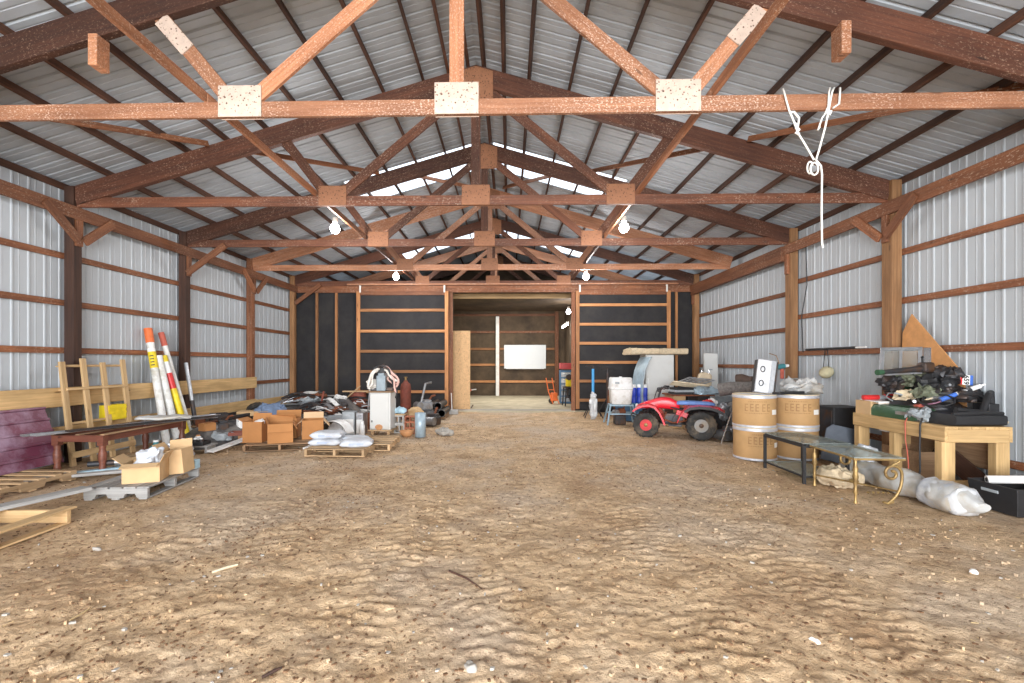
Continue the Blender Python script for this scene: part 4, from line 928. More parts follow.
for s in (-1, 1):
    b.tube([(-.72, s*.13, .40), (-.35, s*.15, .27), (.25, s*.15, .27), (.45, s*.14, .36), (.62, s*.13, .56)], .018, 8); b.tube([(-.60, s*.12, .48), (-.28, s*.10, .66), (.1, s*.11, .56), (.5, s*.13, .56)], .016, 8)
    b.tube([(FX, s*.30, FR), (-.46, s*.12, .36)], .015, 8); b.tube([(FX, s*.28, FR+.03), (-.5, s*.14, .55)], .024, 8)
b.build('frame_tubes', 'black', q, smooth=40)
b = MB().box((-.02, 0, .36), (.34, .24, .22)).box((.02, 0, .27), (.26, .28, .12))
for k in range(6): b.box((-.10, 0, .42+.026*k), (.17, .20, .010))
b.add(cyl_y(.10, .33).v, cyl_y(.10, .33).f, TR(.07, 0, .36)); b.build('engine', 'dark_metal', q, bevel=.008)
MB().tube([(-.15, -.13, .50), (-.20, -.17, .36), (-.02, -.19, .29), (.22, -.19, .34), (.34, -.18, .44)], .02, 8).build('exhaust_pipe', 'rust', q, smooth=40)
MB().tube([(.34, -.18, .44), (.42, -.18, .46), (.72, -.17, .50), (.76, -.17, .50)], [.03, .055, .055, .03], 14).build('muffler', 'dark_metal', q, smooth=40)
def ring(x, w, z0, z1, n=16, p=.5):
    r = []
    for j in range(n):
        a = 2*PI*j/n; c, s = math.cos(a), math.sin(a)
        r.append((x, w/2*math.copysign(abs(c)**p, c), (z0+z1)/2+(z1-z0)/2*math.copysign(abs(s)**p, s)))
    return r
MB().loft([ring(-.76, .10, .56, .59), ring(-.73, .24, .545, .62), ring(-.60, .32, .55, .69), ring(-.40, .30, .56, .755), ring(-.24, .28, .56, .815), ring(-.08, .26, .55, .80), ring(.04, .22, .54, .735), ring(.12, .18, .54, .67)]).build('cowl', 'atv_red', q, smooth=50, subd=1)
for s in (-1, 1):
    pr = [(-.775, .535), (-.76, .56), (-.70, .60), (-.60, .645), (-.48, .665), (-.36, .63), (-.27, .53), (-.21, .40), (-.17, .29)]
    y0, y1 = (s*.12, s*.55); MB().strip(pr, min(y0, y1), max(y0, y1), .016).build('front_fender', 'atv_red', q, smooth=50, bevel=.004)
    b = MB().strip([(x, z-.012) for x, z in pr], s*.548-.008, s*.548+.008, .034); b.build('fender_lip', 'atv_red', q, smooth=50)
    pr = [(.06, .33), (.11, .46), (.19, .57), (.30, .635), (.46, .66), (.66, .645), (.80, .60), (.90, .54)]
    y0, y1 = (s*.11, s*.56); o = MB().strip(pr, min(y0, y1), max(y0, y1), .016).build('rear_fender', 'atv_red', q, smooth=50, bevel=.004)
    o = MB().strip([(x, z-.016) for x, z in pr[2:]], s*.555-.010, s*.555+.010, .05).build('fender_edge', 'black', q, smooth=50); o['label'] = 'black edge of the rear fender'
    MB().box((.0, s*.27, .27), (.12, .22, .025)).build('foot_peg', 'black', q, bevel=.005)
    MB().box((-.02, s*.215, .50), (.22, .01, .10)).build('side_cover', 'atv_red', q, bevel=.004, X=RY(.35)@TR(0, 0, 0))
MB().loft([ring(.02, .20, .64, .70), ring(.10, .27, .645, .735), ring(.35, .30, .645, .735), ring(.60, .31, .65, .725), ring(.72, .30, .645, .715), ring(.78, .24, .645, .69)]).build('seat', 'seat_blue', q, smooth=50, subd=1)
MB().loft([ring(.74, .36, .60, .645), ring(.86, .34, .56, .62), ring(.92, .28, .52, .58)]).build('tail', 'atv_red', q, smooth=50, subd=1)
MB().box((.935, 0, .54), (.02, .14, .05)).build('tail_lamp', 'cap_red', q, bevel=.004)
MB().tube([(-.36, 0, .60), (-.27, 0, .92)], .022, 10).build('steering_stem', 'black', q, smooth=40)
hb = MB().tube([(-.12, -.38, 1.00), (-.20, -.26, 1.01), (-.27, -.10, .93), (-.27, .10, .93), (-.20, .26, 1.01), (-.12, .38, 1.00)], .013, 10).build('handlebar', 'dark_metal', q, smooth=40)
for s in (-1, 1):
    MB().tube([(-.185, s*.29, 1.008), (-.11, s*.40, .998)], .021, 10).build('grip', 'black', hb, smooth=40)
    MB().tube([(-.24, s*.22, 1.00), (-.25, s*.30, .985), (-.17, s*.41, .975)], .007, 6).build('lever', 'black', hb, smooth=40)
    MB().tube([(-.24, s*.20, 1.0), (-.34, s*.12, .93), (-.40, s*.05, .72)], .007, 6).build('cable', 'black', hb, smooth=40)
MB().box((-.29, 0, .95), (.09, .16, .09)).build('instrument_pod', 'black', q, bevel=.02, seg=2)
MB().tube([(-.70, -.2, .36), (-.84, -.19, .42), (-.85, .19, .42), (-.70, .2, .36)], .014, 8).build('bumper', 'black', q, smooth=40)
MB().lathe([(.001, 0), (.05, 0), (.055, .02), (.04, .04)], 16, TR(-.745, 0, .59)@RY(-PI/2)@TR(0, 0, -.02)).build('headlamp', 'label_white', q, smooth=40)

# ---- blue column stand, white tub on its trestle, blue jugs
def tripod(label, loc, rz, col, h, name='column_stand', cat='stand', mat='bike_blue'):
    t = thing(name, label, cat, loc, rz)
    MB().tube([(0, 0, .42), (0, 0, h-.10)], .038, 14).build('column', mat, t, smooth=40); MB().tube([(0, 0, h-.12), (0, 0, h)], .018, 10).build('inner_tube', 'dark_metal', t, smooth=40)
    MB().tube([(-.22, 0, h-.03), (0, 0, h), (.22, 0, h-.03)], .012, 8).build('cross_handle', 'dark_metal', t, smooth=40)
    for k in range(4):
        a = .5+k*PI/2; MB().tube([(.03*math.cos(a), .03*math.sin(a), .50), (.34*math.cos(a), .34*math.sin(a), .012)], .014, 8).build('leg', 'black', t, smooth=40)
    return t
t = tripod('upright stand with a blue column and black splayed legs, before the sliding door', (2.80, 12.80, 0), .2, None, 1.44)
lump('wrapped_cloth', 'patterned whitish cloth tied around the stand with the blue column', 'cloth', (2.74, 12.40, .0), .2, (.20, .16, .70), 'wrap_print', 61, .04, 8)
t = tripod('dark upright stand beside the blue column one, left of the white tub', (3.22, 12.90, 0), .6, None, 1.36, mat='dark_metal')
t = thing('workshop_roller', 'brownish folded stand leaning between the dark stand and the white tub', 'stand', (3.12, 11.95, 0), .1)
for s in (-1, 1): MB().tube([(s*.12, 0, .015), (s*.05, .1, .80)], .014, 8).build('leg', 'rust', t, smooth=40)
MB().tube([(-.05, .1, .80), (.05, .1, .80)], .014, 8).build('cross_bar', 'rust', t); MB().box((0, .05, .55), (.13, .04, .22)).build('plate', 'junk_wood', t, bevel=.004)
cx = at(620.5, 400, 11.45).x
t = thing('trestle', 'blue-grey metal trestle carrying the white lidded tub', 'trestle', (cx, 11.45, 0), -.05)
for sx in (-1, 1):
    for sy in (-1, 1): MB().bar((sx*.36, sy*.30, .01), (sx*.26, sy*.14, .50), .035, .03).build('leg', 'stand_blue', t, bevel=.003)
for sy in (-1, 1): MB().bar((-.31, sy*.22, .27), (.31, sy*.22, .27), .02, .035).bar((-.28, sy*.16, .475), (.28, sy*.16, .475), .03, .04).build('cross_bar', 'stand_blue', t, bevel=.003)
for sx in (-1, 1): MB().bar((sx*.27, -.15, .48), (sx*.27, .15, .48), .03, .03).build('end_bar', 'stand_blue', t, bevel=.003)
t = thing('lidded_tub', 'round-cornered white tub with a lid, standing on the blue-grey trestle', 'tub', (cx, 11.45, .50), -.05)
def rsq(h, z, n=32, p=.42):
    return [(h*math.copysign(abs(math.cos(2*PI*j/n))**p, math.cos(2*PI*j/n)), h*.85*math.copysign(abs(math.sin(2*PI*j/n))**p, math.sin(2*PI*j/n)), z) for j in range(n)]
MB().loft([rsq(.22, 0), rsq(.245, .03), rsq(.268, .34), rsq(.28, .345), rsq(.28, .365)]).build('tub_body', 'white_plastic', t, smooth=40)
ld = MB().loft([rsq(.285, .37), rsq(.285, .40), rsq(.275, .41), rsq(.262, .62), rsq(.24, .645)]).build('lid', 'white_plastic', t, smooth=40)
MB().loft([rsq(.283, .364), rsq(.283, .372)]).build('seam', 'dark_metal', t)
MB().box((-.12, -.232, .52), (.10, .006, .05)).build('badge', 'grey_plastic', t); MB().lathe([(.04, .64), (.04, .665), (.001, .67)], 12).build('knob', 'white_plastic', ld)
gear('motor', 'brown motor hanging low in the blue-grey trestle', (cx-.02, 11.42, .22), .1, .8, 'rust')
t = thing('motor_support', 'dark block under the brown motor in the trestle', 'block', (cx-.02, 11.46, 0), 0); MB().box((0, 0, .11), (.26, .22, .22)).build('body', 'dark_metal', t, bevel=.01)
t = thing('blue_tub', 'long dark blue plastic tub behind the trestle', 'tub', (3.80, 12.35, 0), .0)
MB().openbox((.86, .55, .44), .012).build('body', 'tub_blue', t, bevel=.01); MB().box((0, 0, .45), (.89, .59, .03)).build('lid', 'tub_blue', t, bevel=.008)
jl3 = ['blue jug with white cap, closest to the white tub', 'blue jug with white cap, middle of three', 'blue jug with white cap, closest to the tall white cabinet']
for k, px in enumerate((634, 639.6, 645)):
    p = at(px, 404, 12.15); t = thing('blue_jug', jl3[k], 'jug', (p.x, 12.15+.03*(k % 2), .466), 0, 'blue jugs on the dark blue tub')
    MB().lathe([(.055, 0), (.065, .01), (.065, .14), (.060, .15), (.060, .17), (.065, .18), (.066, .36), (.05, .40)], 20).build('body', 'jug_blue', t, smooth=40)
    MB().lathe([(.055, .395), (.055, .46), (.045, .475), (.001, .476)], 18).build('cap', 'paper', t, smooth=40)
# ---- tall white cabinet, curved panel, slab
p = at(660, 400, 12.45)
t = thing('tall_cabinet', 'tall white cabinet standing in the corner behind the quad bike', 'cabinet', (p.x, 12.75, 0), -.04)
MB().box((0, 0, .87), (.74, .62, 1.70)).build('body', 'appliance', t, bevel=.012, seg=2)
for nm, zc, hh, zh in (('upper_door', 1.19, 1.04, 1.0), ('lower_door', .36, .60, .58)):
    dr = MB().box((0, -.322, zc), (.73, .03, hh)).build(nm, 'appliance', t, bevel=.01); MB().box((-.32, -.35, zh), (.025, .03, .20 if zc > 1 else .12)).build('handle', 'white_plastic', dr, bevel=.006)
t = thing('foam_slab', 'ragged tan slab lying across the top of the tall white cabinet', 'slab', (p.x-.06, 12.72, 1.722), .03)
b = MB(); rings = []
for i in range(21):
    x = -.76+1.52*i/20; r = []
    for j in range(16):
        a = 2*PI*j/16; c, s = math.cos(a), math.sin(a); v = Vector((x, .40*math.copysign(abs(c)**.35, c), .085+.085*math.copysign(abs(s)**.35, s)))
        k = max(0, (-x-.5))/.3; v += Vector(noise.noise_vector(v*9))*(.012+.05*k); v.z = max(0, v.z); r.append(v)
    rings.append(r)
b.loft(rings).build('core', 'foam', t, smooth=50)
t = thing('curved_panel', 'curved grey-blue sheet leaning against the tall white cabinet', 'panel', (p.x-.40, 12.36, 0), .30)
pr = [(-.26, .472), (-.27, .70), (-.25, 1.0), (-.19, 1.30), (-.09, 1.53), (.0, 1.66)]
MB().strip(pr, -.25, .25, .012).build('sheet', 'panel_blue', t, smooth=50, bevel=.003)
b = MB()
for y in (-.25, .25): b.tube([(x+.012, y, z) for x, z in pr], .012, 8)
b.build('rim', 'grey_plastic', t, smooth=40)

# ---- junk behind the quad bike
Yb = 10.95
x0, x1 = at(667, 394, Yb).x, at(708, 394, Yb).x
t = thing('trestle_table', 'brown board on two boxes behind the quad bike, piled with scrap', 'table', ((x0+x1)/2, Yb, 0))
MB().box((0, 0, .765), (x1-x0, .75, .03)).build('top', 'rust', t, bevel=.004)
for s in (-1, 1): MB().box((s*((x1-x0)/2-.2), .05, .375), (.28, .6, .75)).build('support_box', 'cardboard_tan' if s < 0 else 'dark_metal', t, bevel=.006)
t = thing('white_basin', 'white basin below the brown board behind the blue seat', 'basin', (x0+.42, Yb-.62, .42)); MB().lathe([(.14, 0), (.20, .16), (.215, .17), (.215, .185), (.19, .185), (.13, .02), (.001, .02)], 24).build('bowl', 'white_plastic', t, smooth=40)
t = thing('wooden_box', 'plain box carrying the white basin behind the quad bike', 'box', (x0+.42, Yb-.64, 0)); MB().box((0, 0, .21), (.4, .4, .42)).build('body', 'junk_wood', t, bevel=.006)
for k, lab in enumerate(('lowest dark flat tray on the brown board behind the blue seat', 'middle dark flat tray on the brown board behind the blue seat', 'topmost dark flat tray on the brown board behind the blue seat')):
    t = thing('flat_tray', lab, 'tray', (x0+.28+.02*k, Yb-.1, .781+.052*k), .1*k); MB().openbox((.46, .34, .05), .008).build('body', ('black', 'grey_plastic', 'black')[k], t, bevel=.003)
def wire_rack(label, p, rz, tilt, L, W, mat):
    t = thing('wire_rack', label, 'rack', p); t.rotation_euler = (tilt[0], tilt[1], rz)
    MB().tube([(-L/2, -W/2, 0), (L/2, -W/2, 0), (L/2, W/2, 0), (-L/2, W/2, 0)], .014, 8, closed=True).build('rim', mat, t, smooth=40)
    for k in range(4): MB().tube([(-L/2, -W/2+W*(k+1)/5, .0), (L/2, -W/2+W*(k+1)/5, 0)], .011, 6).build('long_bar', mat, t)
    for k in range(3): MB().tube([(-L/2+L*(k+1)/4, -W/2, .01), (-L/2+L*(k+1)/4, W/2, .01)], .011, 6).build('cross_bar', mat, t)
    return t
wire_rack('tan metal rack lying askew on the dark trays behind the quad bike', (x0+.52, Yb+.05, .985), -.2, (-.18, .12), .75, .55, 'lid')
wire_rack('grey metal rack lying in the junk behind the tan one', (x0+.70, Yb+.15, 1.06), .3, (-.3, .1), .70, .5, 'galvanized')
o = lump('silver_sheet', 'crumpled pale blue-grey sheet at the edge of the brown board', 'sheet', (x1-.12, Yb-.2, .782), .2, (.60, .5, .15), 'panel_blue', 71, .07, 6)
t = thing('seat_cushion', 'tan vehicle seat back standing in the junk by the corner', 'seat', (at(704, 380, 11.3).x, 11.35, .80), -.1)
t.rotation_euler = (-.25, .15, -.2)
MB().loft([ring(-.16, .20, .0, .42), ring(-.13, .24, -.02, .47), ring(0, .2, -.02, .50), ring(.13, .24, -.02, .47), ring(.16, .20, 0, .42)], X=RZ(0)).build('cushion', 'seat_tan', t, smooth=50, subd=1)
for s in (-1, 1): MB().tube([(s*.08, 0, .46), (s*.08, 0, .56)], .012, 8).build('head_bar', 'bright_metal', t)
pw = at(710.5, 372, 12.5); t = thing('white_slab', 'white slab standing upright against the wall behind the tan seat', 'panel', (pw.x, 12.5, .70)); MB().box((0, 0, .53), (.36, .10, 1.06)).build('body', 'appliance', t, bevel=.01, X=RX(-.08)@RY(.03)); MB().box((0, -.055, .62), (.1, .01, .03)).build('badge', 'grey_plastic', t, X=RX(-.08))
t = thing('steel_chest', 'grey metal drawer carrying the white slab and tan seat in the corner', 'box', (pw.x-.05, 11.95, 0)); MB().box((0, 0, .35), (.7, 1.3, .70)).build('body', 'grey_plastic', t, bevel=.01)
mj, jz = mound('junk_sheeting', 'dark sheeting over junk between the quad bike and the wall', 'sheeting', (5.50, 10.05, -.01), .62, 1.05, .70, 'tarp', 14, .14)
def carpet_roll(label, pa, pb, r, mat):
    t = thing('carpet_roll', label, 'roll', pa); d = Vector(pb)-Vector(pa); X = frame((0, 0, 0), d, (0, 0, 1)); X.translation = d/2; L = d.length
    MB().tube([(-L/2, 0, 0), (-L*.2, 0, .02), (L*.2, 0, -.01), (L/2, 0, 0)], r, 20).build('roll', mat, t, smooth=40, X=X)
    for s in (-1, 1): MB().add([( s*(L/2+.004), (r*.15+r*.8*i/36)*math.cos(i*.5), (r*.15+r*.8*i/36)*math.sin(i*.5)) for i in range(37)]+[(s*(L/2+.004), (r*.15+r*.8*i/36-.008)*math.cos(i*.5), (r*.15+r*.8*i/36-.008)*math.sin(i*.5)) for i in range(37)], [(i, i+1, 38+i, 37+i) for i in range(36)]).build('spiral_edge', 'tarp', t, X=X)
    return t
carpet_roll('long dark grey fuzzy roll lying on the junk before the wall', at(719, 390, 9.45), at(762, 387, 9.05), .13, 'fuzzy')
carpet_roll('short dark tube lying on top of the long fuzzy roll', at(737, 380, 9.5), at(753, 382, 9.3), .115, 'dark_tube')
lump('dark_bundle', 'dark crumpled bundle on the junk behind the fuzzy roll', 'bundle', (4.95, 10.3, jz(4.95, 10.3)-.02), .3, (.6, .5, .34), 'tarp', 77, .06, 5)
lump('dark_bundle', 'dark bundle at the wall end of the fuzzy roll, beside the silver case', 'bundle', (5.75, 9.0, .45), .3, (.4, .5, .50), 'black', 78, .05, 5)
t = thing('storage_crate', 'grey crate beneath the dark bundle at the wall', 'crate', (5.72, 9.0, 0)); MB().openbox((.5, .6, .46), .015).build('body', 'grey_plastic', t, bevel=.006)
for k, (dx, dy, dz, mt, lab) in enumerate(((0, 0, 0, 'red', 'red and white plastic part behind the rear wheel of the quad bike'), (.14, .12, .02, 'paper', 'white plastic lump in the junk above the rear wheel'), (.30, -.05, .0, 'grey_metal', 'grey machine lump between the rear wheel and the drums'))):
    lump('plastic_part', lab, 'part', (4.62+dx, 9.75+dy, (.56 if k < 2 else .30)+dz), .3*k, (.22, .18, .17 if k < 2 else .36), mt, 80+k, .05, 10)
t = thing('plastic_box', 'dark box in the junk behind the rear wheel of the quad bike', 'box', (4.72, 9.80, 0), .2); MB().box((0, 0, .28), (.5, .36, .56)).build('body', 'dark_metal', t, bevel=.01)
gear('engine_part', 'grey engine part on the dirt behind the rear wheel', (4.75, 9.12, 0), .4, 1.2, 'grey_metal')
gear('engine_part', 'dark engine part lying before the dark sheeting', (4.95, 8.72, 0), 1.9, 1.3, 'dark_metal')
t = thing('walking_frame', 'chrome tube frame standing between the quad bike and the drums', 'frame', (4.72, 8.55, 0), .5)
for s in (-1, 1): MB().tube([(s*.22, -.22, .012), (s*.17, -.08, .50), (s*.15, 0, .74), (s*.17, .10, .50), (s*.22, .24, .012)], .013, 10).build('side_tube', 'bright_metal', t, smooth=40)
MB().tube([(-.185, -.12, .40), (.185, -.12, .40)], .011, 8).build('cross_tube', 'bright_metal', t, smooth=40); MB().tube([(-.15, 0, .74), (.15, 0, .74)], .013, 8).build('cross_tube', 'bright_metal', t, smooth=40)

# ---- fibre drums
def drum(label, loc, rz, h=.505, r=.308, top=True):
    t = thing('fibre_drum', label, 'drum', loc, rz)
    MB().lathe([(r*.985, .004), (r, .012), (r, h-.05), (r*.985, h-.03)], 44).build('shell', 'fibre', t, smooth=40)
    MB().lathe([(r*1.0, 0), (r*1.012, .004), (r*1.012, .030), (r*1.0, .034)], 44).build('base_ring', 'drum_ring', t, smooth=40)
    MB().lathe([(r*1.0, h-.06), (r*1.02, h-.055), (r*1.02, h-.02), (r*1.005, h-.012)], 44).build('closing_ring', 'drum_ring', t, smooth=40)
    MB().lathe([(r*1.015, h-.014), (r*1.02, h), (r*.97, h), (r*.95, h-.018), (.001, h-.018)], 44).build('lid', 'lid', t, smooth=40)
    # faded printing: rows of blocks on the shell, and a pasted label
    b = MB(); rr = r+.0012
    def patch(b, a0, a1, z0, z1, rr):
        n = max(2, int((a1-a0)/.06)); vs = []
        for z in (z0, z1): vs += [(rr*math.sin(a0+(a1-a0)*i/n), -rr*math.cos(a0+(a1-a0)*i/n), z) for i in range(n+1)]
        b.add(vs, [(i, i+1, n+2+i, n+1+i) for i in range(n)])
    a = -.45
    while a < .35:
        w = RND.uniform(.03, .07); patch(b, a, a+w, .392, .407, rr); a += w+.025
    for g in (-.62, -.38, -.14, .16, .40):       # big faint block letters
        patch(b, g, g+.05, .25, .365, rr)
        for zz in (.25, .30, .348): patch(b, g+.05, g+.16, zz, zz+.017, rr)
    a = -.62
    while a < .5:
        w = RND.uniform(.03, .07); patch(b, a, a+w, .215, .227, rr); a += w+.025
    b.build('printing', 'print_brown', t)
    b = MB(); patch(b, .70, 1.12, .20, .275, r+.002); b.build('label', 'label_white', t)
    return t
drum('lower fibre drum of the stack nearest the quad bike', (4.40, 7.46, 0), -.15)
drum('upper fibre drum of the stack nearest the quad bike, under the silver case', (4.39, 7.46, .507), -.28)
drum('lower fibre drum of the stack nearest the workbench', (5.07, 7.50, 0), .15)
drum('upper fibre drum of the stack nearest the workbench, under white film', (5.07, 7.49, .507), -.42)
t = thing('silver_case', 'silver-white case with two handles standing tilted on a fibre drum', 'case', (4.60, 7.60, 1.014), -.12)
X = RX(-.14)@RY(.17)
MB().box((0, 0, .27), (.28, .10, .54)).build('shell', 'steel_case', t, bevel=.008, X=X); MB().box((.10, -.052, .27), (.07, .01, .54)).build('fold', 'galvanized', t, X=X, bevel=.003)
MB().box((.155, .02, .27), (.03, .12, .53)).build('side_panel', 'dark_metal', t, X=X, bevel=.004); MB().box((-.145, .03, .27), (.012, .10, .52)).build('side_panel', 'black', t, X=X)
for z in (.15, .38):
    MB().tube([(-.06+.032*math.cos(a), -.055, z+.045*math.sin(a)) for a in [2*PI*i/20 for i in range(20)]], .007, 8, closed=True).build('handle', 'black', t, smooth=40, X=X)
t = thing('flat_tool', 'black flat tool lying on the drums beside the silver case', 'tool', (4.86, 7.34, 1.014), .3); MB().box((0, 0, .02), (.5, .14, .035)).build('body', 'black', t, bevel=.005, X=RY(-.03)); MB().box((.26, 0, .055), (.18, .12, .012)).build('blade', 'bright_metal', t, bevel=.002, X=RY(-.25))
t = thing('power_drill', 'teal and red hand tool hung at the brown post above the drums', 'tool', (5.62, 8.9, 1.42), .3)
MB().tube([(-.16, 0, .0), (.10, 0, .02)], .05, 12).build('body', 'teal', t, smooth=40); MB().box((.06, 0, -.12), (.06, .05, .20)).build('grip', 'cap_red', t, bevel=.01); MB().tube([(.1, 0, .02), (.2, 0, .03)], .03, 10).build('chuck', 'paper', t, smooth=40); MB().tube([(0, 0, .05), (.05, .12, .22), (.2, .42, .27)], .008, 6).build('hang_cord', 'junk_wood', t)
lump('plastic_film', 'heap of clear white plastic film on the drum nearest the workbench', 'film', (5.20, 7.60, 1.012), .2, (.58, .46, .22), 'film', 91, .06, 6)

# ---- between drums and bench
t = thing('black_cabinet', 'dark plastic cabinet behind the grey panel, beside the drums', 'cabinet', (5.85, 7.65, 0)); MB().box((0, 0, .40), (.5, .5, .80)).build('body', 'black', t, bevel=.01); MB().box((-.255, 0, .40), (.012, .44, .7)).build('door', 'dark_metal', t, bevel=.004)
t = thing('leaning_backrest_sheet', 'grey-blue plastic panel leaning beside the drums at the bench end', 'panel', (5.36, 6.95, .02)); t.rotation_euler = (-.30, .22, -.3)
b = MB(); rr = [(-.24, 0), (.24, 0), (.22, .48), (.15, .56), (-.15, .56), (-.22, .48)]; b.prism(rr, .03).build('panel', 'grey_blue', t, bevel=.008, seg=2)
BT = .78
t = thing('open_carton', 'tan carton on the far end of the workbench behind the red tool', 'box', (5.74, 6.68, BT), -.05); MB().openbox((.44, .30, .19), .008).build('body', 'cardboard_tan', t)
MB().box((0, -.20, .165), (.42, .10, .005)).build('flap', 'cardboard_pale', t, X=RX(0))

# ---- workbench
BT = .78
WBX0, WBX1, WY0, WY1 = 5.475, 6.195, 5.34, 6.86
t = thing('workbench', 'heavy yellow pine workbench loaded with tools against the wall', 'workbench', ((WBX0+WBX1)/2, (WY0+WY1)/2, 0), -.05)
hw, hl = (WBX1-WBX0)/2, (WY1-WY0)/2
for sx in (-1, 1):
    for sy in (-1, 1): beam('leg', (sx*(hw-.07), sy*(hl-.085), 0), (sx*(hw-.07), sy*(hl-.085), .60), .10, .145, 'treated', t, up=(1, 0, 0))
beam('leg', (-hw+.07, .05, 0), (-hw+.07, .05, .60), .09, .10, 'treated', t, up=(1, 0, 0))
for sx in (-1, 1): beam('apron', (sx*(hw-.018), -hl, .675), (sx*(hw-.018), hl, .675), .036, .14, 'treated', t)
for sy in (-1, 1): beam('apron', (-hw+.037, sy*(hl-.018), .672), (hw-.037, sy*(hl-.018), .672), .036, .146, 'treated', t)
for k in range(5): beam('top_board', (-hw+.072+.144*k, -hl+.0, .762), (-hw+.072+.144*k, hl, .762), .140, .034, 'treated', t, bevel=.003)
beam('lower_rail', (-hw+.1, -hl+.05, .10), (hw-.1, -hl+.05, .10), .036, .12, 'treated', t)
beam('back_board', (hw-.01, -hl+.1, .42), (hw-.01, hl-.1, .42), .02, .36, 'junk_wood', t)

t = thing('brown_carton', 'dark brown wooden box stored in the dark under the workbench', 'box', (5.95, 6.35, 0), .0); MB().openbox((.40, .6, .36), .012).build('body', 'junk_wood', t)
t = thing('dark_board', 'dark brown board leaning in the shade under the workbench', 'board', (6.10, 5.85, 0)); beam('panel', (0, -.35, .0), (0, .35, .42), .02, .25, 'post', t)
t = thing('white_bracket', 'thin white angle bracket hanging under the workbench front', 'bracket', (5.62, 6.35, .38)); MB().box((0, 0, .20), (.02, .34, .025)).box((0, -.16, .10), (.02, .022, .20)).build('angle', 'white_plastic', t, bevel=.002)
# things on the bench
t = thing('mower_housing', 'green metal housing lying along the bench edge', 'housing', (5.66, 6.18, BT), -.05)
MB().loft([ring(-.16, .78, 0, .10, 20, .3), ring(-.13, .80, .0, .155, 20, .3), ring(.06, .82, 0, .17, 20, .3), ring(.14, .76, 0, .13, 20, .3)]).build('shell', 'mower_green', t, smooth=40)
MB().box((-.155, -.18, .08), (.02, .20, .045)).build('badge', 'grey_metal', t, bevel=.003, X=RZ(0))
t = thing('white_sheet', 'white paper sheet lying on the far bench end under the red tool', 'paper', (5.70, 6.60, BT+.19)); MB().box((0, 0, .006), (.36, .30, .010)).box((0, -.15, -.02), (.30, .008, .05)).build('sheet', 'paper', t, X=RX(.05))
t = thing('red_tool', 'red tool with white grip lying on the far end of the workbench', 'tool', (5.70, 6.60, BT+.205), .3)
MB().tube([(-.20, .10, .03), (-.02, .02, .035)], .035, 12).build('handle', 'red', t, smooth=40); MB().tube([(-.03, .02, .035), (.06, -.02, .035)], .030, 12).build('grip_band', 'grey_plastic', t, smooth=40)
MB().tube([(.05, -.02, .04), (.10, -.04, .045), (.26, -.11, .05)], [.04, .06, .05], 14).build('head', 'red', t, smooth=40)
lump('gray_bundle', 'greyish cloth bundle with cables, slumped over the bench edge', 'bundle', (5.55, 5.80, BT+.0), .2, (.16, .24, .17), 'grey_plastic', 101, .05, 9)
t = thing('black_tray_part', 'large black plastic vehicle tray at the near end of the workbench', 'tray', (5.88, 5.62, BT), .0)
MB().loft([ring(-.33, .42, 0, .05, 20, .35), ring(-.31, .52, 0, .13, 20, .35), ring(.0, .56, 0, .15, 20, .35), ring(.27, .50, 0, .13, 20, .35), ring(.30, .4, 0, .05, 20, .35)]).build('shell', 'black', t, smooth=40)
MB().tube([(-.30, -.2, .13), (.0, -.26, .16), (.26, -.2, .14)], .022, 8).build('rim', 'black', t, smooth=40)
b = thing('bent_bar', 'thick black bent bar standing over the black tray', 'bar', (5.95, 5.6, BT+.15)); MB().tube([(-.26, -.10, .02), (.02, -.12, .0), (.16, -.06, .20), (.26, .02, .22), (.30, .05, .06)], .035, 12).build('bar', 'black', b, smooth=40)
def bottle_tube(name, label, pa, pb, r, segs, body):
    pa, pb = Vector(pa), Vector(pb); L = (pb-pa).length; t = thing(name, label, 'tube', pa); X = frame((0, 0, 0), pb-pa); X.translation = (0, 0, 0)
    MB().tube([(0, 0, 0), (L, 0, 0)], r, 16).build('body', body, t, smooth=40, X=X)
    for nm, a, c, rr, mt in segs: MB().tube([(L*a, 0, 0), (L*c, 0, 0)], rr, 16).build(nm, mt, t, smooth=40, X=X)
    return t
bottle_tube('sealant_tube', 'white and blue tube lying slanted on the bench junk', at(940, 400, 5.82), at(980, 386, 5.75), .028, (('blue_end', 0, .4, .0285, 'plate_blue'), ('nozzle', 1.0, 1.12, .012, 'paper')), 'paper')
pp = at(966.5, 380, 5.88)
t = thing('number_plate', 'small red, white and blue plate reading 659, propped on the bench junk', 'plate', pp, -.25); t.rotation_euler = (-.12, .12, -.15)
MB().box((0, 0, 0), (.135, .006, .125)).build('plate', 'paper', t); MB().box((-.058, -.0035, 0), (.02, .002, .125)).build('red_band', 'red', t); MB().box((.052, -.0035, 0), (.032, .002, .125)).build('blue_band', 'plate_blue', t)
fc = bpy.data.curves.new('digits', 'FONT'); fc.body = '659'; fc.size = .078; fc.align_x = 'CENTER'; fc.align_y = 'CENTER'; fc.extrude = .001; fc.offset = .002; fc.materials.append(M['black'])
tmp = bpy.data.objects.new('digits', fc); COL.objects.link(tmp); bpy.context.view_layer.update()
dm = bpy.data.meshes.new_from_object(tmp.evaluated_get(bpy.context.evaluated_depsgraph_get())); bpy.data.objects.remove(tmp)
fo = bpy.data.objects.new('digits', dm); COL.objects.link(fo); fo.parent = t; fo.matrix_local = TR(-.006, -.005, 0)@RX(PI/2)@RZ(-PI/2)
t = thing('trimmer', 'long dark hand tool with green end lying across the top of the bench junk', 'tool', at(903, 371, 5.98)); t.rotation_euler = (0, -.05, .12)
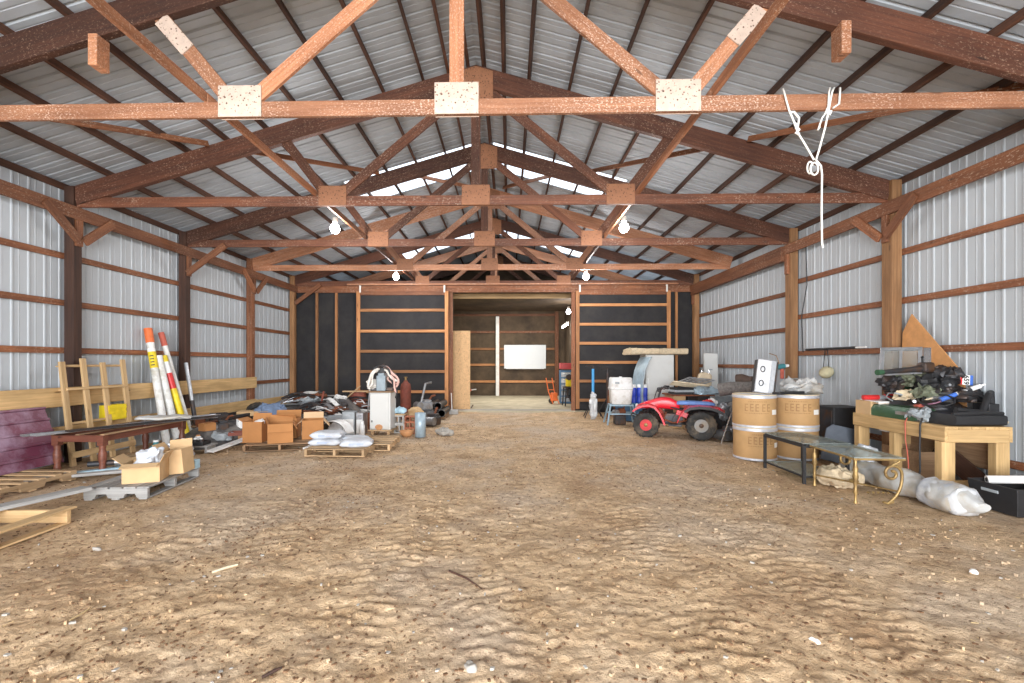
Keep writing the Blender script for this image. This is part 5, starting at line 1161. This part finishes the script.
MB().tube([(-.30, 0, 0), (.10, 0, .01), (.34, 0, .015)], [.028, .036, .055], 12).build('barrel', 'dark_metal', t, smooth=40); MB().tube([(-.36, 0, 0), (-.29, 0, 0)], .036, 12).build('end_cap', 'mower_green', t, smooth=40); MB().box((0, 0, -.035), (.5, .03, .02)).build('blade', 'grey_metal', t); MB().box((.32, 0, .03), (.16, .12, .13)).build('motor', 'dark_metal', t, bevel=.03, seg=2); MB().tube([(.28, 0, .09), (.28, 0, .15)], .012, 8).build('lever', 'black', t); MB().lathe([(.001, -.02), (.02, 0), (.001, .02)], 12, TR(.28, 0, .16)).build('ball', 'black', t, smooth=60)
for k, (px, py, Y, d, mt, lab) in enumerate(((893, 385, 6.4, (.22, .3, .16), 'dark_metal', 'dark lump of machinery at the far end of the bench pile'), (910, 380, 6.3, (.26, .34, .18), 'olive', 'olive-grey lump in the middle of the bench pile'), (935, 385, 6.1, (.3, .36, .2), 'black', 'black lump of gear in the middle of the bench pile'), (952, 378, 6.05, (.24, .3, .2), 'dark_metal', 'dark machine lump beside the number plate'), (925, 394, 6.0, (.22, .2, .10), 'olive', 'olive piece low in the bench pile'), (905, 397, 6.2, (.20, .22, .08), 'foam', 'pale flat piece low in the bench pile'), (975, 397, 5.85, (.3, .3, .12), 'dark_metal', 'dark block under the blue and white tube'))):
    p = at(px, py, Y); zz = BT+.13
    lump('machine_part', lab, 'part', (min(p.x, 6.1), Y, max(zz, p.z-d[2]/2)), .3*k, (d[0]*1.15, d[1], d[2]+.04), mt, 110+k, .06, 10)
lump('tool_heap', 'dark tangle of tools forming the bottom of the bench pile', 'tools', (5.93, 6.22, BT), .05, (.56, .95, .26), 'dark_metal', 120, .05, 8)
cl = ['black cable looped over the bench pile', 'purple-grey cable in the bench pile', 'pale cable across the bench pile', 'thin dark cable by the number plate', 'grey cable along the black tray', 'dark cable tangled at the bench front']
for k in range(6):
    pts = []; x0_, y0_ = 5.62+.09*(k % 4), 5.85+.11*k
    for i in range(14): pts.append((x0_+.10*math.sin(i*.9+k*1.3)+.02*i, y0_+.16*math.sin(i*.6+k), BT+.26+.07*math.sin(i*.75+2*k)))
    o = MB().tube(pts, .011, 7).build('cable', ('black', 'maroon', 'lid', 'dark_metal', 'grey_plastic', 'black')[k], None, smooth=60); tag(o, cl[k], 'cable')
o = MB().tube([(5.60, 5.93, BT+.1), (5.50, 5.92, BT+.05), (5.455, 5.91, BT-.02), (5.45, 5.90, .55), (5.44, 5.86, .40), (5.40, 5.80, .30), (5.37, 5.76, .20)], .006, 6).build('cable', 'cap_red', None, smooth=60); tag(o, 'thin reddish cable hanging down the bench front', 'cable')
o = MB().tube([(5.62, 5.72, BT+.14), (5.50, 5.70, BT+.10), (5.44, 5.68, BT-.02), (5.435, 5.68, .5), (5.42, 5.66, .34), (5.37, 5.60, .22), (5.33, 5.58, .10)], .010, 7).build('cable', 'black', None, smooth=60); tag(o, 'thick black cable hanging down the bench front', 'cable')
lump('light_string', 'pale tangle of cord at the wall end of the bench top', 'cord', (6.15, 5.46, BT), .2, (.14, .10, .05), 'lid', 131, .02, 12)
t = thing('dark_box', 'dark box at the wall end of the bench', 'box', (6.155, 5.62, BT+.152), 0); MB().box((0, 0, .04), (.12, .2, .10)).build('body', 'black', t, bevel=.005)
for k, (x, y, zz, rz, ry, L, r, mt, nm, lab) in enumerate(((5.75, 6.30, .30, .3, .3, .42, .022, 'dark_metal', 'hand_tool', 'dark bar tool slanting over the far side of the bench pile'), (5.80, 6.05, .34, -.5, -.2, .5, .018, 'black', 'hand_tool', 'black bar tool crossing the middle of the bench pile'), (5.95, 6.4, .38, .1, .1, .5, .03, 'mower_green', 'hand_tool', 'green handled tool at the back of the bench pile'),
        (5.78, 6.2, .22, 1.0, .05, .45, .02, 'grey_metal', 'hand_tool', 'grey steel bar low at the front of the bench pile'), (5.9, 5.95, .42, .8, -.3, .36, .024, 'dark_metal', 'hand_tool', 'short dark bar at the top of the bench pile, by the plate'), (5.72, 6.1, .16, 1.3, .1, .34, .03, 'cap_red', 'hand_tool', 'dull red handle at the front of the bench pile'), (6.0, 6.1, .40, 1.4, .2, .5, .016, 'galvanized', 'hand_tool', 'thin bright bar on the bench pile below the window frame'))):
    t = thing(nm, lab, 'tool', (x, y, BT+zz)); t.rotation_euler = (0, ry, rz)
    MB().tube([(-L/2, 0, 0), (L*.2, 0, .01), (L/2, .02, .0)], [r, r*.9, r*1.2], 10).build('shaft', mt, t, smooth=40); MB().box((L/2, .0, 0), (.09, .07, .06)).build('head', 'dark_metal', t, bevel=.012)
gear('machine_part', 'dark geared machine at the back of the bench pile, before the orange board', (6.0, 6.0, BT+.2), .6, .9, 'dark_metal')
gear('machine_part', 'greenish machine low at the far end of the bench pile', (5.95, 6.62, BT+.16), 2.1, .8, 'olive')
# aluminium window frame and square board behind the pile
t = thing('window_sash', 'small aluminium window frame standing tilted in the bench pile', 'frame', at(900, 384, 6.42)); t.rotation_euler = (-.36, .0, -.75)
b = MB()
for s in (-1, 1): b.box((s*.20, 0, .25), (.045, .04, .56))
b.box((0, 0, -.01), (.44, .04, .045)).box((0, 0, .51), (.44, .04, .045)).box((0, 0, .25), (.03, .03, .5)); sa = b.build('sash', 'galvanized', t, bevel=.003)
MB().box((0, .005, .25), (.38, .006, .50)).build('pane', 'pane_glass', sa); MB().box((.27, .03, .25), (.08, .06, .56)).build('side_channel', 'bright_metal', t, bevel=.003)
ap = atx(912, 314, 6.19)
t = thing('corner_board', 'orange-brown board set on its corner against the wall behind the bench pile', 'board', (ap.x, ap.y, 0))
dA = atx(903, 331, 6.19)-ap; dB = atx(964, 374, 6.19)-ap
pA = ap+dA*1.0; pB = ap+dB*1.0
poly = [(0, ap.z), (-dB.y*-1, pB.z), (dB.y*.55, BT+.02), (dA.y*.6+.30, BT+.02), (dA.y+.02, .99), (dA.y, pA.z)]
poly = [(0.0, ap.z), (dB.y, pB.z), (dB.y-.05, BT+.02), (-.25, BT), (.20, BT), (dA.y, pA.z-.02)]
MB().prism(poly, .016, RZ(PI/2)).build('board', 'orange_wood', t, bevel=.002)
# ---- things on the wall of the workbench
t = thing('dust_mask', 'yellowish mask hanging by its strap from the wall girt', 'mask', atx(826, 372, 6.20))
MB().lathe([(.001, -.075), (.06, -.06), (.085, -.02), (.08, .02), (.06, .045)], 18, RY(-PI/2+.6)@Matrix.Diagonal((1.35, 1.6, 1.3, 1))).build('cup', 'mask', t, smooth=60)
zt = 1.735-t.location.z
MB().tube([(0, .08, .03), (.005, .03, zt), (.02, 0, zt+.005), (.005, -.03, zt), (0, -.08, .03)], .006, 6).build('strap', 'black', t, smooth=60)
pa, pb = atx(806, 354, 6.20), atx(856, 351, 6.20); pc = atx(872, 350.5, 6.20)
t = thing('black_rod', 'long black rod with white end lying on the wall girt beside the post', 'rod', (6.20, (pa.y+pb.y)/2, 1.755)); h_ = (pa.y-pb.y)/2
MB().tube([(0, -h_, 0), (0, h_, 0)], .020, 10).build('rod', 'black', t, smooth=40); MB().tube([(0, -h_-.22, 0), (0, -h_, 0)], .016, 10).build('end', 'paper', t, smooth=40)
p0, p1 = atx(806, 246, 6.215), atx(803, 352, 6.215)
o = MB().tube([p0, (6.215, p0.y-.03, 3.0), (6.205, p1.y+.03, 2.4), p1], .009, 6).build('wall_cable', 'black', None, smooth=60); tag(o, 'black cable running down the white wall beside the brown post', 'cable')

# ---- glass-topped tables
t = thing('glass_table', 'low black metal table with glass top, nearest the fibre drums', 'table', (4.42, 6.27, 0), 0)
for sx in (-1, 1):
    for sy in (-1, 1): MB().box((sx*.265, sy*.44, .24), (.035, .035, .48)).build('leg', 'black', t, bevel=.003)
b = MB()
for sx in (-1, 1): b.box((sx*.265, 0, .475), (.035, .85, .05))
for sy in (-1, 1): b.box((0, sy*.44, .475), (.50, .035, .05))
b.build('top_frame', 'black', t, bevel=.003); MB().box((0, 0, .506), (.58, .94, .010)).build('glass_top', 'table_glass', t, bevel=.002)
MB().box((0, 0, .10), (.52, .85, .008)).build('glass_shelf', 'table_glass', t)
b = MB()
for sx in (-1, 1): b.box((sx*.265, 0, .09), (.02, .85, .02))
for sy in (-1, 1): b.box((0, sy*.44, .09), (.5, .02, .02))
b.build('shelf_frame', 'black', t)
t = thing('brass_table', 'low table with ornate brass scroll legs and glass top, nearest of the two', 'table', (4.42, 5.36, 0), -.05)
MB().box((0, 0, .500), (.52, .80, .012)).build('glass_top', 'table_glass', t, bevel=.003)
MB().tube([(-.25, -.39, .482), (.25, -.39, .482), (.25, .39, .482), (-.25, .39, .482)], .012, 8, closed=True).build('top_frame', 'brass', t, smooth=40)
for sy in (-1, 1):
    MB().lathe([(.012, 0), (.022, .01), (.014, .04), (.012, .10), (.022, .13), (.014, .16), (.016, .24), (.030, .29), (.018, .34), (.026, .38), (.012, .42), (.014, .48)], 12, TR(-.22, sy*.36, 0)).build('turned_leg', 'brass', t, smooth=50)
    pts = []
    for i in range(25):
        u = i/24; an = (1-u)*2.6*PI; rr = .022+.075*u; pts.append((.15+rr*math.cos(an), sy*.36, .33+rr*math.sin(an)))
    for i in range(1, 11):
        u = i/10; pts.append(((1-u)**2*.247+2*u*(1-u)*.26+u*u*.10, sy*.36, (1-u)**2*.33+2*u*(1-u)*.12+u*u*.012))
    MB().tube(pts, .015, 8).build('scroll_leg', 'brass', t, smooth=50)
    MB().tube([(.15, sy*.36, .42), (.20, sy*.37, .45), (.23, sy*.38, .485)], .012, 8).build('bracket', 'brass', t, smooth=50)
    MB().tube([(.06, sy*.36, .03), (.10, sy*.36, .012), (.16, sy*.36, .03)], .014, 8).build('foot', 'brass', t, smooth=50)
b = MB().tube([(-.22, -.36, .14), (.22, .36, .14)], .009, 8); b.tube([(.22, -.36, .14), (-.22, .36, .14)], .009, 8); b.build('cross_stretcher', 'brass', t, smooth=40)
MB().lathe([(.001, 0), (.04, .01), (.05, .03), (.03, .05), (.001, .06)], 14, TR(0, 0, .13)).build('rosette', 'brass', t, smooth=40)
for k in range(5): MB().lathe([(.001, -.016), (.016, 0), (.001, .016)], 10, TR(-.10+.05*k, -.372, .13)).build('bead', 'brass', t, smooth=60)
# ---- wrapped roll and bin
pa, pb = Vector((5.02, 6.30, .14)), Vector((4.98, 4.47, .13)); d = pb-pa; L = d.length
t = thing('wrapped_roll', 'long roll wrapped in clear plastic lying on the dirt before the bench', 'roll', pa); X = frame((0, 0, 0), d); X.translation = (0, 0, 0)
rings = []
for i in range(40):
    u = i/39; r = []; base = .145*(1-.60*max(0, u-.90)/.10-.3*max(0, .06-u)/.06)*(1+.13*math.sin(u*17))
    for j in range(22):
        a = 2*PI*j/22; v = Vector((L*u, base*1.12*math.cos(a), base*.95*math.sin(a))); v += Vector(noise.noise_vector(v*11))*.028; v.z = max(-.135, v.z); r.append(v)
    rings.append(r)
MB().loft(rings).build('wrapping', 'film', t, smooth=60, X=X)
rings = []
for i in range(14):
    u = i/13; r = []; base = .152*(1-.78*max(0, u-.72)**1.5/.148)
    for j in range(18):
        a = 2*PI*j/18; v = Vector((L*(.70+.27*u), base*1.12*math.cos(a), base*math.sin(a))); v += Vector(noise.noise_vector(v*15+Vector((3, 1, 2))))*.03; v.z = max(-.138, v.z); r.append(v)
    rings.append(r)
MB().loft(rings).build('end_wrap', 'wrap_print', t, smooth=60, X=X)
lump('plastic_bag', 'small white plastic bag lying behind the brass scroll leg', 'bag', (4.98, 5.95, .27), .3, (.30, .30, .17), 'bag_white', 141, .04, 9)
lump('plastic_bag', 'pale dirty bag lying on the ground under the glass tables', 'bag', (4.50, 5.72, 0), .3, (.30, .5, .22), 'foam', 142, .05, 7)
t = thing('black_bin', 'black plastic bin on the dirt at the picture edge before the bench', 'bin', (5.76, 4.82, 0), .0)
MB().loft([[(x*.33, y*.22, 0) for x, y in ((-1, -1), (1, -1), (1, 1), (-1, 1))], [(x*.36, y*.25, .275) for x, y in ((-1, -1), (1, -1), (1, 1), (-1, 1))], [(x*.345, y*.235, .275) for x, y in ((-1, -1), (1, -1), (1, 1), (-1, 1))], [(x*.32, y*.21, .015) for x, y in ((-1, -1), (1, -1), (1, 1), (-1, 1))]]).build('body', 'black', t, bevel=.004)
MB().box((-.352, .02, .20), (.012, .17, .03)).build('hand_slot', 'grey_plastic', t, bevel=.003); MB().box((0, -.245, .262), (.74, .02, .03)).build('rim', 'black', t, bevel=.003)
t = thing('white_roll', 'white paper roll sticking out of the black bin', 'roll', (5.74, 4.86, .03)); MB().tube([(-.22, .12, .245), (.28, -.10, .30)], .042, 18).build('roll', 'paper', t, smooth=40); MB().tube([(-.224, .122, .245), (-.21, .116, .246)], .022, 12).build('core_hole', 'black', t)
MB().tube([(-.1, .02, .04), (.2, -.05, .24)], .03, 12).build('inner_core', 'cardboard_tan', t, smooth=40)

# ---- rope and pulley on the nearest truss
yr = TY[2]-.06
def rp(px, py, y=yr): return at(px, py, y)
t = thing('hanging_rope', 'white rope tied to the nearest truss, with a long tail hanging free', 'rope', rp(815, 160))
O = t.location.copy()
def rope(pts, r=.0088, nm='strand', mat='rope', par=t): return MB().tube([p-O for p in pts], r, 8).build(nm, mat, par, smooth=60)
rope([rp(783, 89, yr+.11), rp(784, 92), rp(789, 110), rp(794, 122), rp(798, 133), rp(806, 146), rp(814, 160)])
rope([rp(834, 88, yr+.11), rp(832, 92), rp(829, 108), rp(825, 128), rp(819, 150), rp(816, 160)])
rope([rp(830, 88, yr+.11), rp(829, 92), rp(828, 110), rp(822, 118), rp(818, 130), rp(820, 127)], .008)
rope([rp(840, 88, yr+.11), rp(840, 92), rp(839, 104), rp(833, 108)], .009)
rope([rp(789, 112), rp(794, 112), rp(799, 118), rp(798, 126), rp(794, 122)], .010, 'knot'); rope([rp(828, 108), rp(826, 112), rp(829, 116), rp(831, 111)], .013, 'knot'); rope([rp(796, 127), rp(799, 130), rp(796, 133), rp(799, 134)], .014, 'knot')
rope([rp(816, 160), rp(821, 166), rp(822, 175), rp(821.5, 210), rp(822, 243), rp(823, 248)], .0085, 'tail')
t2 = thing('rope_pulley', 'small pulley tied in the white rope under the nearest truss', 'pulley', rp(813, 169))
MB().lathe([(.012, -.012), (.030, -.012), (.025, 0), (.030, .012), (.012, .012)], 20, RX(PI/2)).build('sheave', 'grey_metal', t2, smooth=40)
MB().tube([(.036*math.cos(a), -.018, .036*math.sin(a)*1.6-.005) for a in [2*PI*i/16 for i in range(16)]], .008, 8, closed=True).build('cheek', 'rope', t2, smooth=40); MB().tube([(.026*math.cos(a)-.015, .018, .04*math.sin(a)*1.4+.02) for a in [2*PI*i/16 for i in range(16)]], .008, 8, closed=True).build('cheek', 'rope', t2, smooth=40)

# ---- things in the back room
pr_ = at(577, 392, 16.0)
t = thing('tool_stand', 'black machine on a stand just inside the wide opening', 'machine', (2.62, 15.9, .04), .1)
for sx in (-1, 1):
    for sy in (-1, 1): MB().bar((sx*.26, sy*.22, 0), (sx*.22, sy*.18, .62), .03, .03).build('leg', 'black', t)
MB().box((0, 0, .64), (.52, .44, .04)).build('table', 'dark_metal', t, bevel=.005); MB().box((-.02, 0, .80), (.30, .30, .28)).build('housing', 'yellow', t, bevel=.02); MB().box((.02, -.16, .80), (.12, .03, .12)).build('panel', 'black', t, bevel=.005)
cyl_y(.16, .1).build('wheel', 'black', t, smooth=40, loc=(.05, -.2, .26)); MB().box((0, 0, .3), (.36, .3, .04)).build('shelf', 'dark_metal', t)
MB().box((.02, .04, .46), (.30, .26, .28)).build('motor', 'black', t, bevel=.04, seg=2); cyl_y(.10, .1).build('guard', 'dark_metal', t, smooth=40, loc=(-.12, -.14, .98)); MB().box((-.02, -.10, .98), (.34, .10, .08)).build('arm', 'yellow', t, bevel=.02)
t = thing('tool_chest', 'red and dark tool chest behind the black machine in the back room', 'cabinet', (2.62, 17.0, .04), 0)
MB().box((0, 0, .6), (.55, .45, 1.2)).build('body', 'tub_blue', t, bevel=.01); MB().box((0, 0, 1.35), (.55, .42, .22)).build('top_box', 'red_case', t, bevel=.01)
for k in range(5):
    dr = MB().box((0, -.235, .16+.22*k), (.5, .02, .18)).build('drawer', 'grey_metal', t, bevel=.004); MB().box((0, -.252, .20+.22*k), (.36, .016, .02)).build('handle', 'bright_metal', dr)
t = thing('orange_barrow', 'orange tilted hand cart beside the black machine in the back room', 'cart', (2.05, 16.6, .04), .4)
for s in (-1, 1): MB().tube([(s*.12, -.25, .03), (s*.12, .1, .45), (s*.12, .28, .92)], .018, 8).build('side_tube', 'orange', t, smooth=40)
for z in (.25, .5, .75): MB().tube([(-.12, -.1+z*.4, z), (.12, -.1+z*.4, z)], .014, 8).build('cross_tube', 'orange', t)
MB().box((0, -.1, .26), (.22, .16, .3)).build('tank', 'orange', t, bevel=.03, seg=2); cyl_y(.1, .06).build('wheel', 'rubber', t, smooth=40, loc=(0, .1, .10))
o = MB().tube([at(469, 412, 14.9)+Vector((0, 0, .02)), at(473, 405, 15.2)], .02, 8).build('iron_bar', 'dark_metal', None, smooth=40); tag(o, 'dark bar leaning at the strand board sheet', 'bar')
t = thing('wall_hook', 'small white tool hung beside the strand board in the back room', 'tool', at(473, 390, YB-.12)); MB().tube([(-.1, 0, 0), (.15, 0, .03)], .025, 10).build('body', 'paper', t); MB().lathe([(.06, 0), (.06, .04), (.001, .04)], 12, TR(-.12, -.02, 0)@RX(PI/2)).build('head', 'cap_red', t)

# ================================================================== LITTER ON THE DIRT
rs = np.random.RandomState(5)
def litter(name, label, n, mat, smin, smax, asp, th, seed, xr=(-5.6, 5.2), yr_=(2.0, 12.5), clump=0):
    rs = np.random.RandomState(seed); V = []; Fc = []
    X = rs.uniform(*xr, n); Yv = yr_[0]+(yr_[1]-yr_[0])*rs.rand(n)**1.7
    if clump:
        cx_ = rs.uniform(*xr, clump); cy_ = yr_[0]+(yr_[1]-yr_[0])*rs.rand(clump)**1.5; k = rs.randint(0, clump, n)
        X = np.where(rs.rand(n) < .6, cx_[k]+rs.normal(0, .3, n), X); Yv = np.where(rs.rand(n) < .6, np.maximum(yr_[0], cy_[k]+rs.normal(0, .3, n)), Yv)
    Z = floor_height(X, Yv)
    for i in range(n):
        L = rs.uniform(smin, smax)*(.55+.45*rs.rand()); w = L*asp*(.6+.8*rs.rand()); a = rs.uniform(0, PI); c, s = math.cos(a), math.sin(a); ti = rs.uniform(-.2, .2)
        b = len(V); h = th*(.6+.8*rs.rand())
        for dz in (0, h):
            for u, v in ((-L/2, -w/2), (L/2, -w*.35), (L*.45, w/2), (-L*.4, w*.4)):
                V.append((X[i]+u*c-v*s, Yv[i]+u*s+v*c, Z[i]-.002+dz+ti*u))
        Fc += [(b, b+3, b+2, b+1), (b+4, b+5, b+6, b+7)]+[(b+j, b+(j+1) % 4, b+4+(j+1) % 4, b+4+j) for j in range(4)]
    o = MB(); o.v = V; o.f = Fc
    o = o.build(name, mat); tag(o, label, 'litter', None, 'stuff'); return o
litter('straw_litter', 'short bits of straw and pale chips scattered over the dirt floor', 1500, 'straw', .012, .042, .11, .003, 1, clump=40)
litter('dark_crumbs', 'dark crumbs of soil and bark scattered over the dirt floor', 7000, 'dark_soil', .008, .030, .6, .007, 2, clump=60)
litter('clay_crumbs', 'tan clods of dry dirt scattered over the floor', 1500, M['dirt'], .010, .030, .75, .014, 3, clump=50)
litter('pale_crumbs', 'small whitish stones and paper scraps scattered over the dirt', 420, 'stone', .012, .032, .8, .010, 4)
def stick(label, px0, py0, px1, py1, r, mat='straw'):
    a, b = ground(px0, py0), ground(px1, py1); a.z, b.z = floor_z(a.x, a.y)+r, floor_z(b.x, b.y)+r
    o = MB().tube([a, (a+b)/2+Vector((.01, .01, .004)), b], [r, r*1.1, r*.6], 7).build('stick', mat, None, smooth=60); tag(o, label, 'stick')
stick('short pale split stick lying on the dirt in front of the grey pallet', 212, 569, 238, 563, .010, 'lid')
stick('thin dark twig lying on the dirt in the middle of the floor', 449, 570, 482, 586, .007, 'post')
stick('thin pale twig lying on the dirt before the broken pallet', 70, 620, 90, 608, .005)
stick('dark twig near the bottom of the picture, beside the tyre tracks', 262, 676, 282, 668, .008, 'post')
def pebble(label, px, py, d, seed, mat='stone'):
    p = ground(px, py); p.z = floor_z(p.x, p.y)-.006
    lump('stone', label, 'stone', p, seed, d, mat, seed, .012, 14)
pebble('flat tan stone on the dirt at the bottom edge', 46, 667, (.13, .10, .035), 1, M['dirt'])
pebble('grey flat stone on the dirt before the carton pallet', 470, 666, (.06, .05, .035), 2)
pebble('small pale stone on the dirt before the wrapped roll', 973, 572, (.05, .04, .03), 3, 'paper')
pebble('rounded stone on the dirt between the grey pallet and the tracks', 97, 547, (.06, .05, .03), 4)
pebble('white paper scrap on the dirt before the brass table', 815, 640, (.05, .035, .015), 5, 'paper')
# ================================================================== LIGHT
W = bpy.data.worlds.new('sky'); SC.world = W; W.use_nodes = True
nt = W.node_tree; bg = nt.nodes['Background']; bg.inputs[0].default_value = (.80, .90, 1.0, 1); bg.inputs[1].default_value = 3.2
def area(name, loc, rot, sx, sy, e, col=(1, 1, 1)):
    l = bpy.data.lights.new(name, 'AREA'); l.shape = 'RECTANGLE'; l.size = sx; l.size_y = sy; l.energy = e; l.color = col
    o = bpy.data.objects.new(name, l); COL.objects.link(o); o.location = loc; o.rotation_euler = rot; return o
area('doorway_daylight', (0, Y0-.15, 2.0), (PI/2, 0, 0), 8.8, 3.9, 2250, (.97, .985, 1))
def bulb_lamp(px, py, Y, label, power=90, r=.085):
    p = at(px, py, Y)
    t = thing('bulb_lamp', label, 'lamp', p)
    MB().lathe([(.001, -r), (r*.6, -r*.8), (r, 0), (r*.8, r*.62), (r*.4, r*1.15), (r*.36, r*1.5)], 16).build('bulb', M['bulb'], t, smooth=60)
    MB().lathe([(r*.42, r*1.3), (r*.55, r*1.35), (r*.5, r*2.3), (r*.2, r*2.5)], 12).build('socket', 'white_paint', t, smooth=40)
    l = bpy.data.lights.new('lamp_light', 'POINT'); l.energy = power; l.shadow_soft_size = .12; l.color = (1, .97, .95)
    o = bpy.data.objects.new('lamp_light', l); COL.objects.link(o); o.parent = t; o.location = (0, 0, -r*1.6)
    return t
M['bulb'] = emit('lit_bulb', (1, 1, 1), 40)
bulb_lamp(335, 229, 8.1, 'lit bulb hanging beside the tie between second and third trusses, on the white-pole side')
bulb_lamp(624, 228, 8.1, 'lit bulb hanging beside the tie between second and third trusses, on the workbench side')
bulb_lamp(396, 277, 12.4, 'lit bulb hanging near the end wall above the white metal cabinet', 150)
bulb_lamp(586, 277, 12.2, 'lit bulb hanging near the end wall above the blue column stand', 150)
bulb_lamp(568.5, 312, 17.5, 'lit bulb hanging near the corner of the back room', 60)
t = thing('tube_lamp', 'lit fluorescent tube hung on the side wall of the back room', 'lamp', (RX1-.30, 18.2, 2.95))
pa, pb = at(561, 324, 18.9), at(571, 317, 17.3)
MB().tube([Vector((0, .8, 0)), Vector((0, -.8, 0))], .03, 10).build('tube', M['bulb'], t, smooth=60)
MB().box((0, 0, .06), (.10, 1.7, .05)).build('housing', 'white_paint', t, bevel=.004)
area('room_light', (.3, 17.6, 3.74), (0, 0, 0), 1.2, 2.5, 190, (1, .95, .85)).parent = None
# ================================================================== CAMERA
cd = bpy.data.cameras.new('camera'); cd.sensor_width = 36; cd.lens = F/1024*36
cd.shift_x = (512-PX)/1024; cd.shift_y = (PY-341.5)/1024; cd.clip_start = .05; cd.clip_end = 300
cam = bpy.data.objects.new('camera', cd); COL.objects.link(cam); cam.location = (CAMX, 0, CAMZ); cam.rotation_euler = (PI/2, 0, YAW)
SC.camera = cam
SC.view_settings.view_transform = 'Standard'; SC.view_settings.look = 'None'; SC.view_settings.gamma = 1; SC.view_settings.exposure = 0.0
SC.view_settings.use_curve_mapping = False
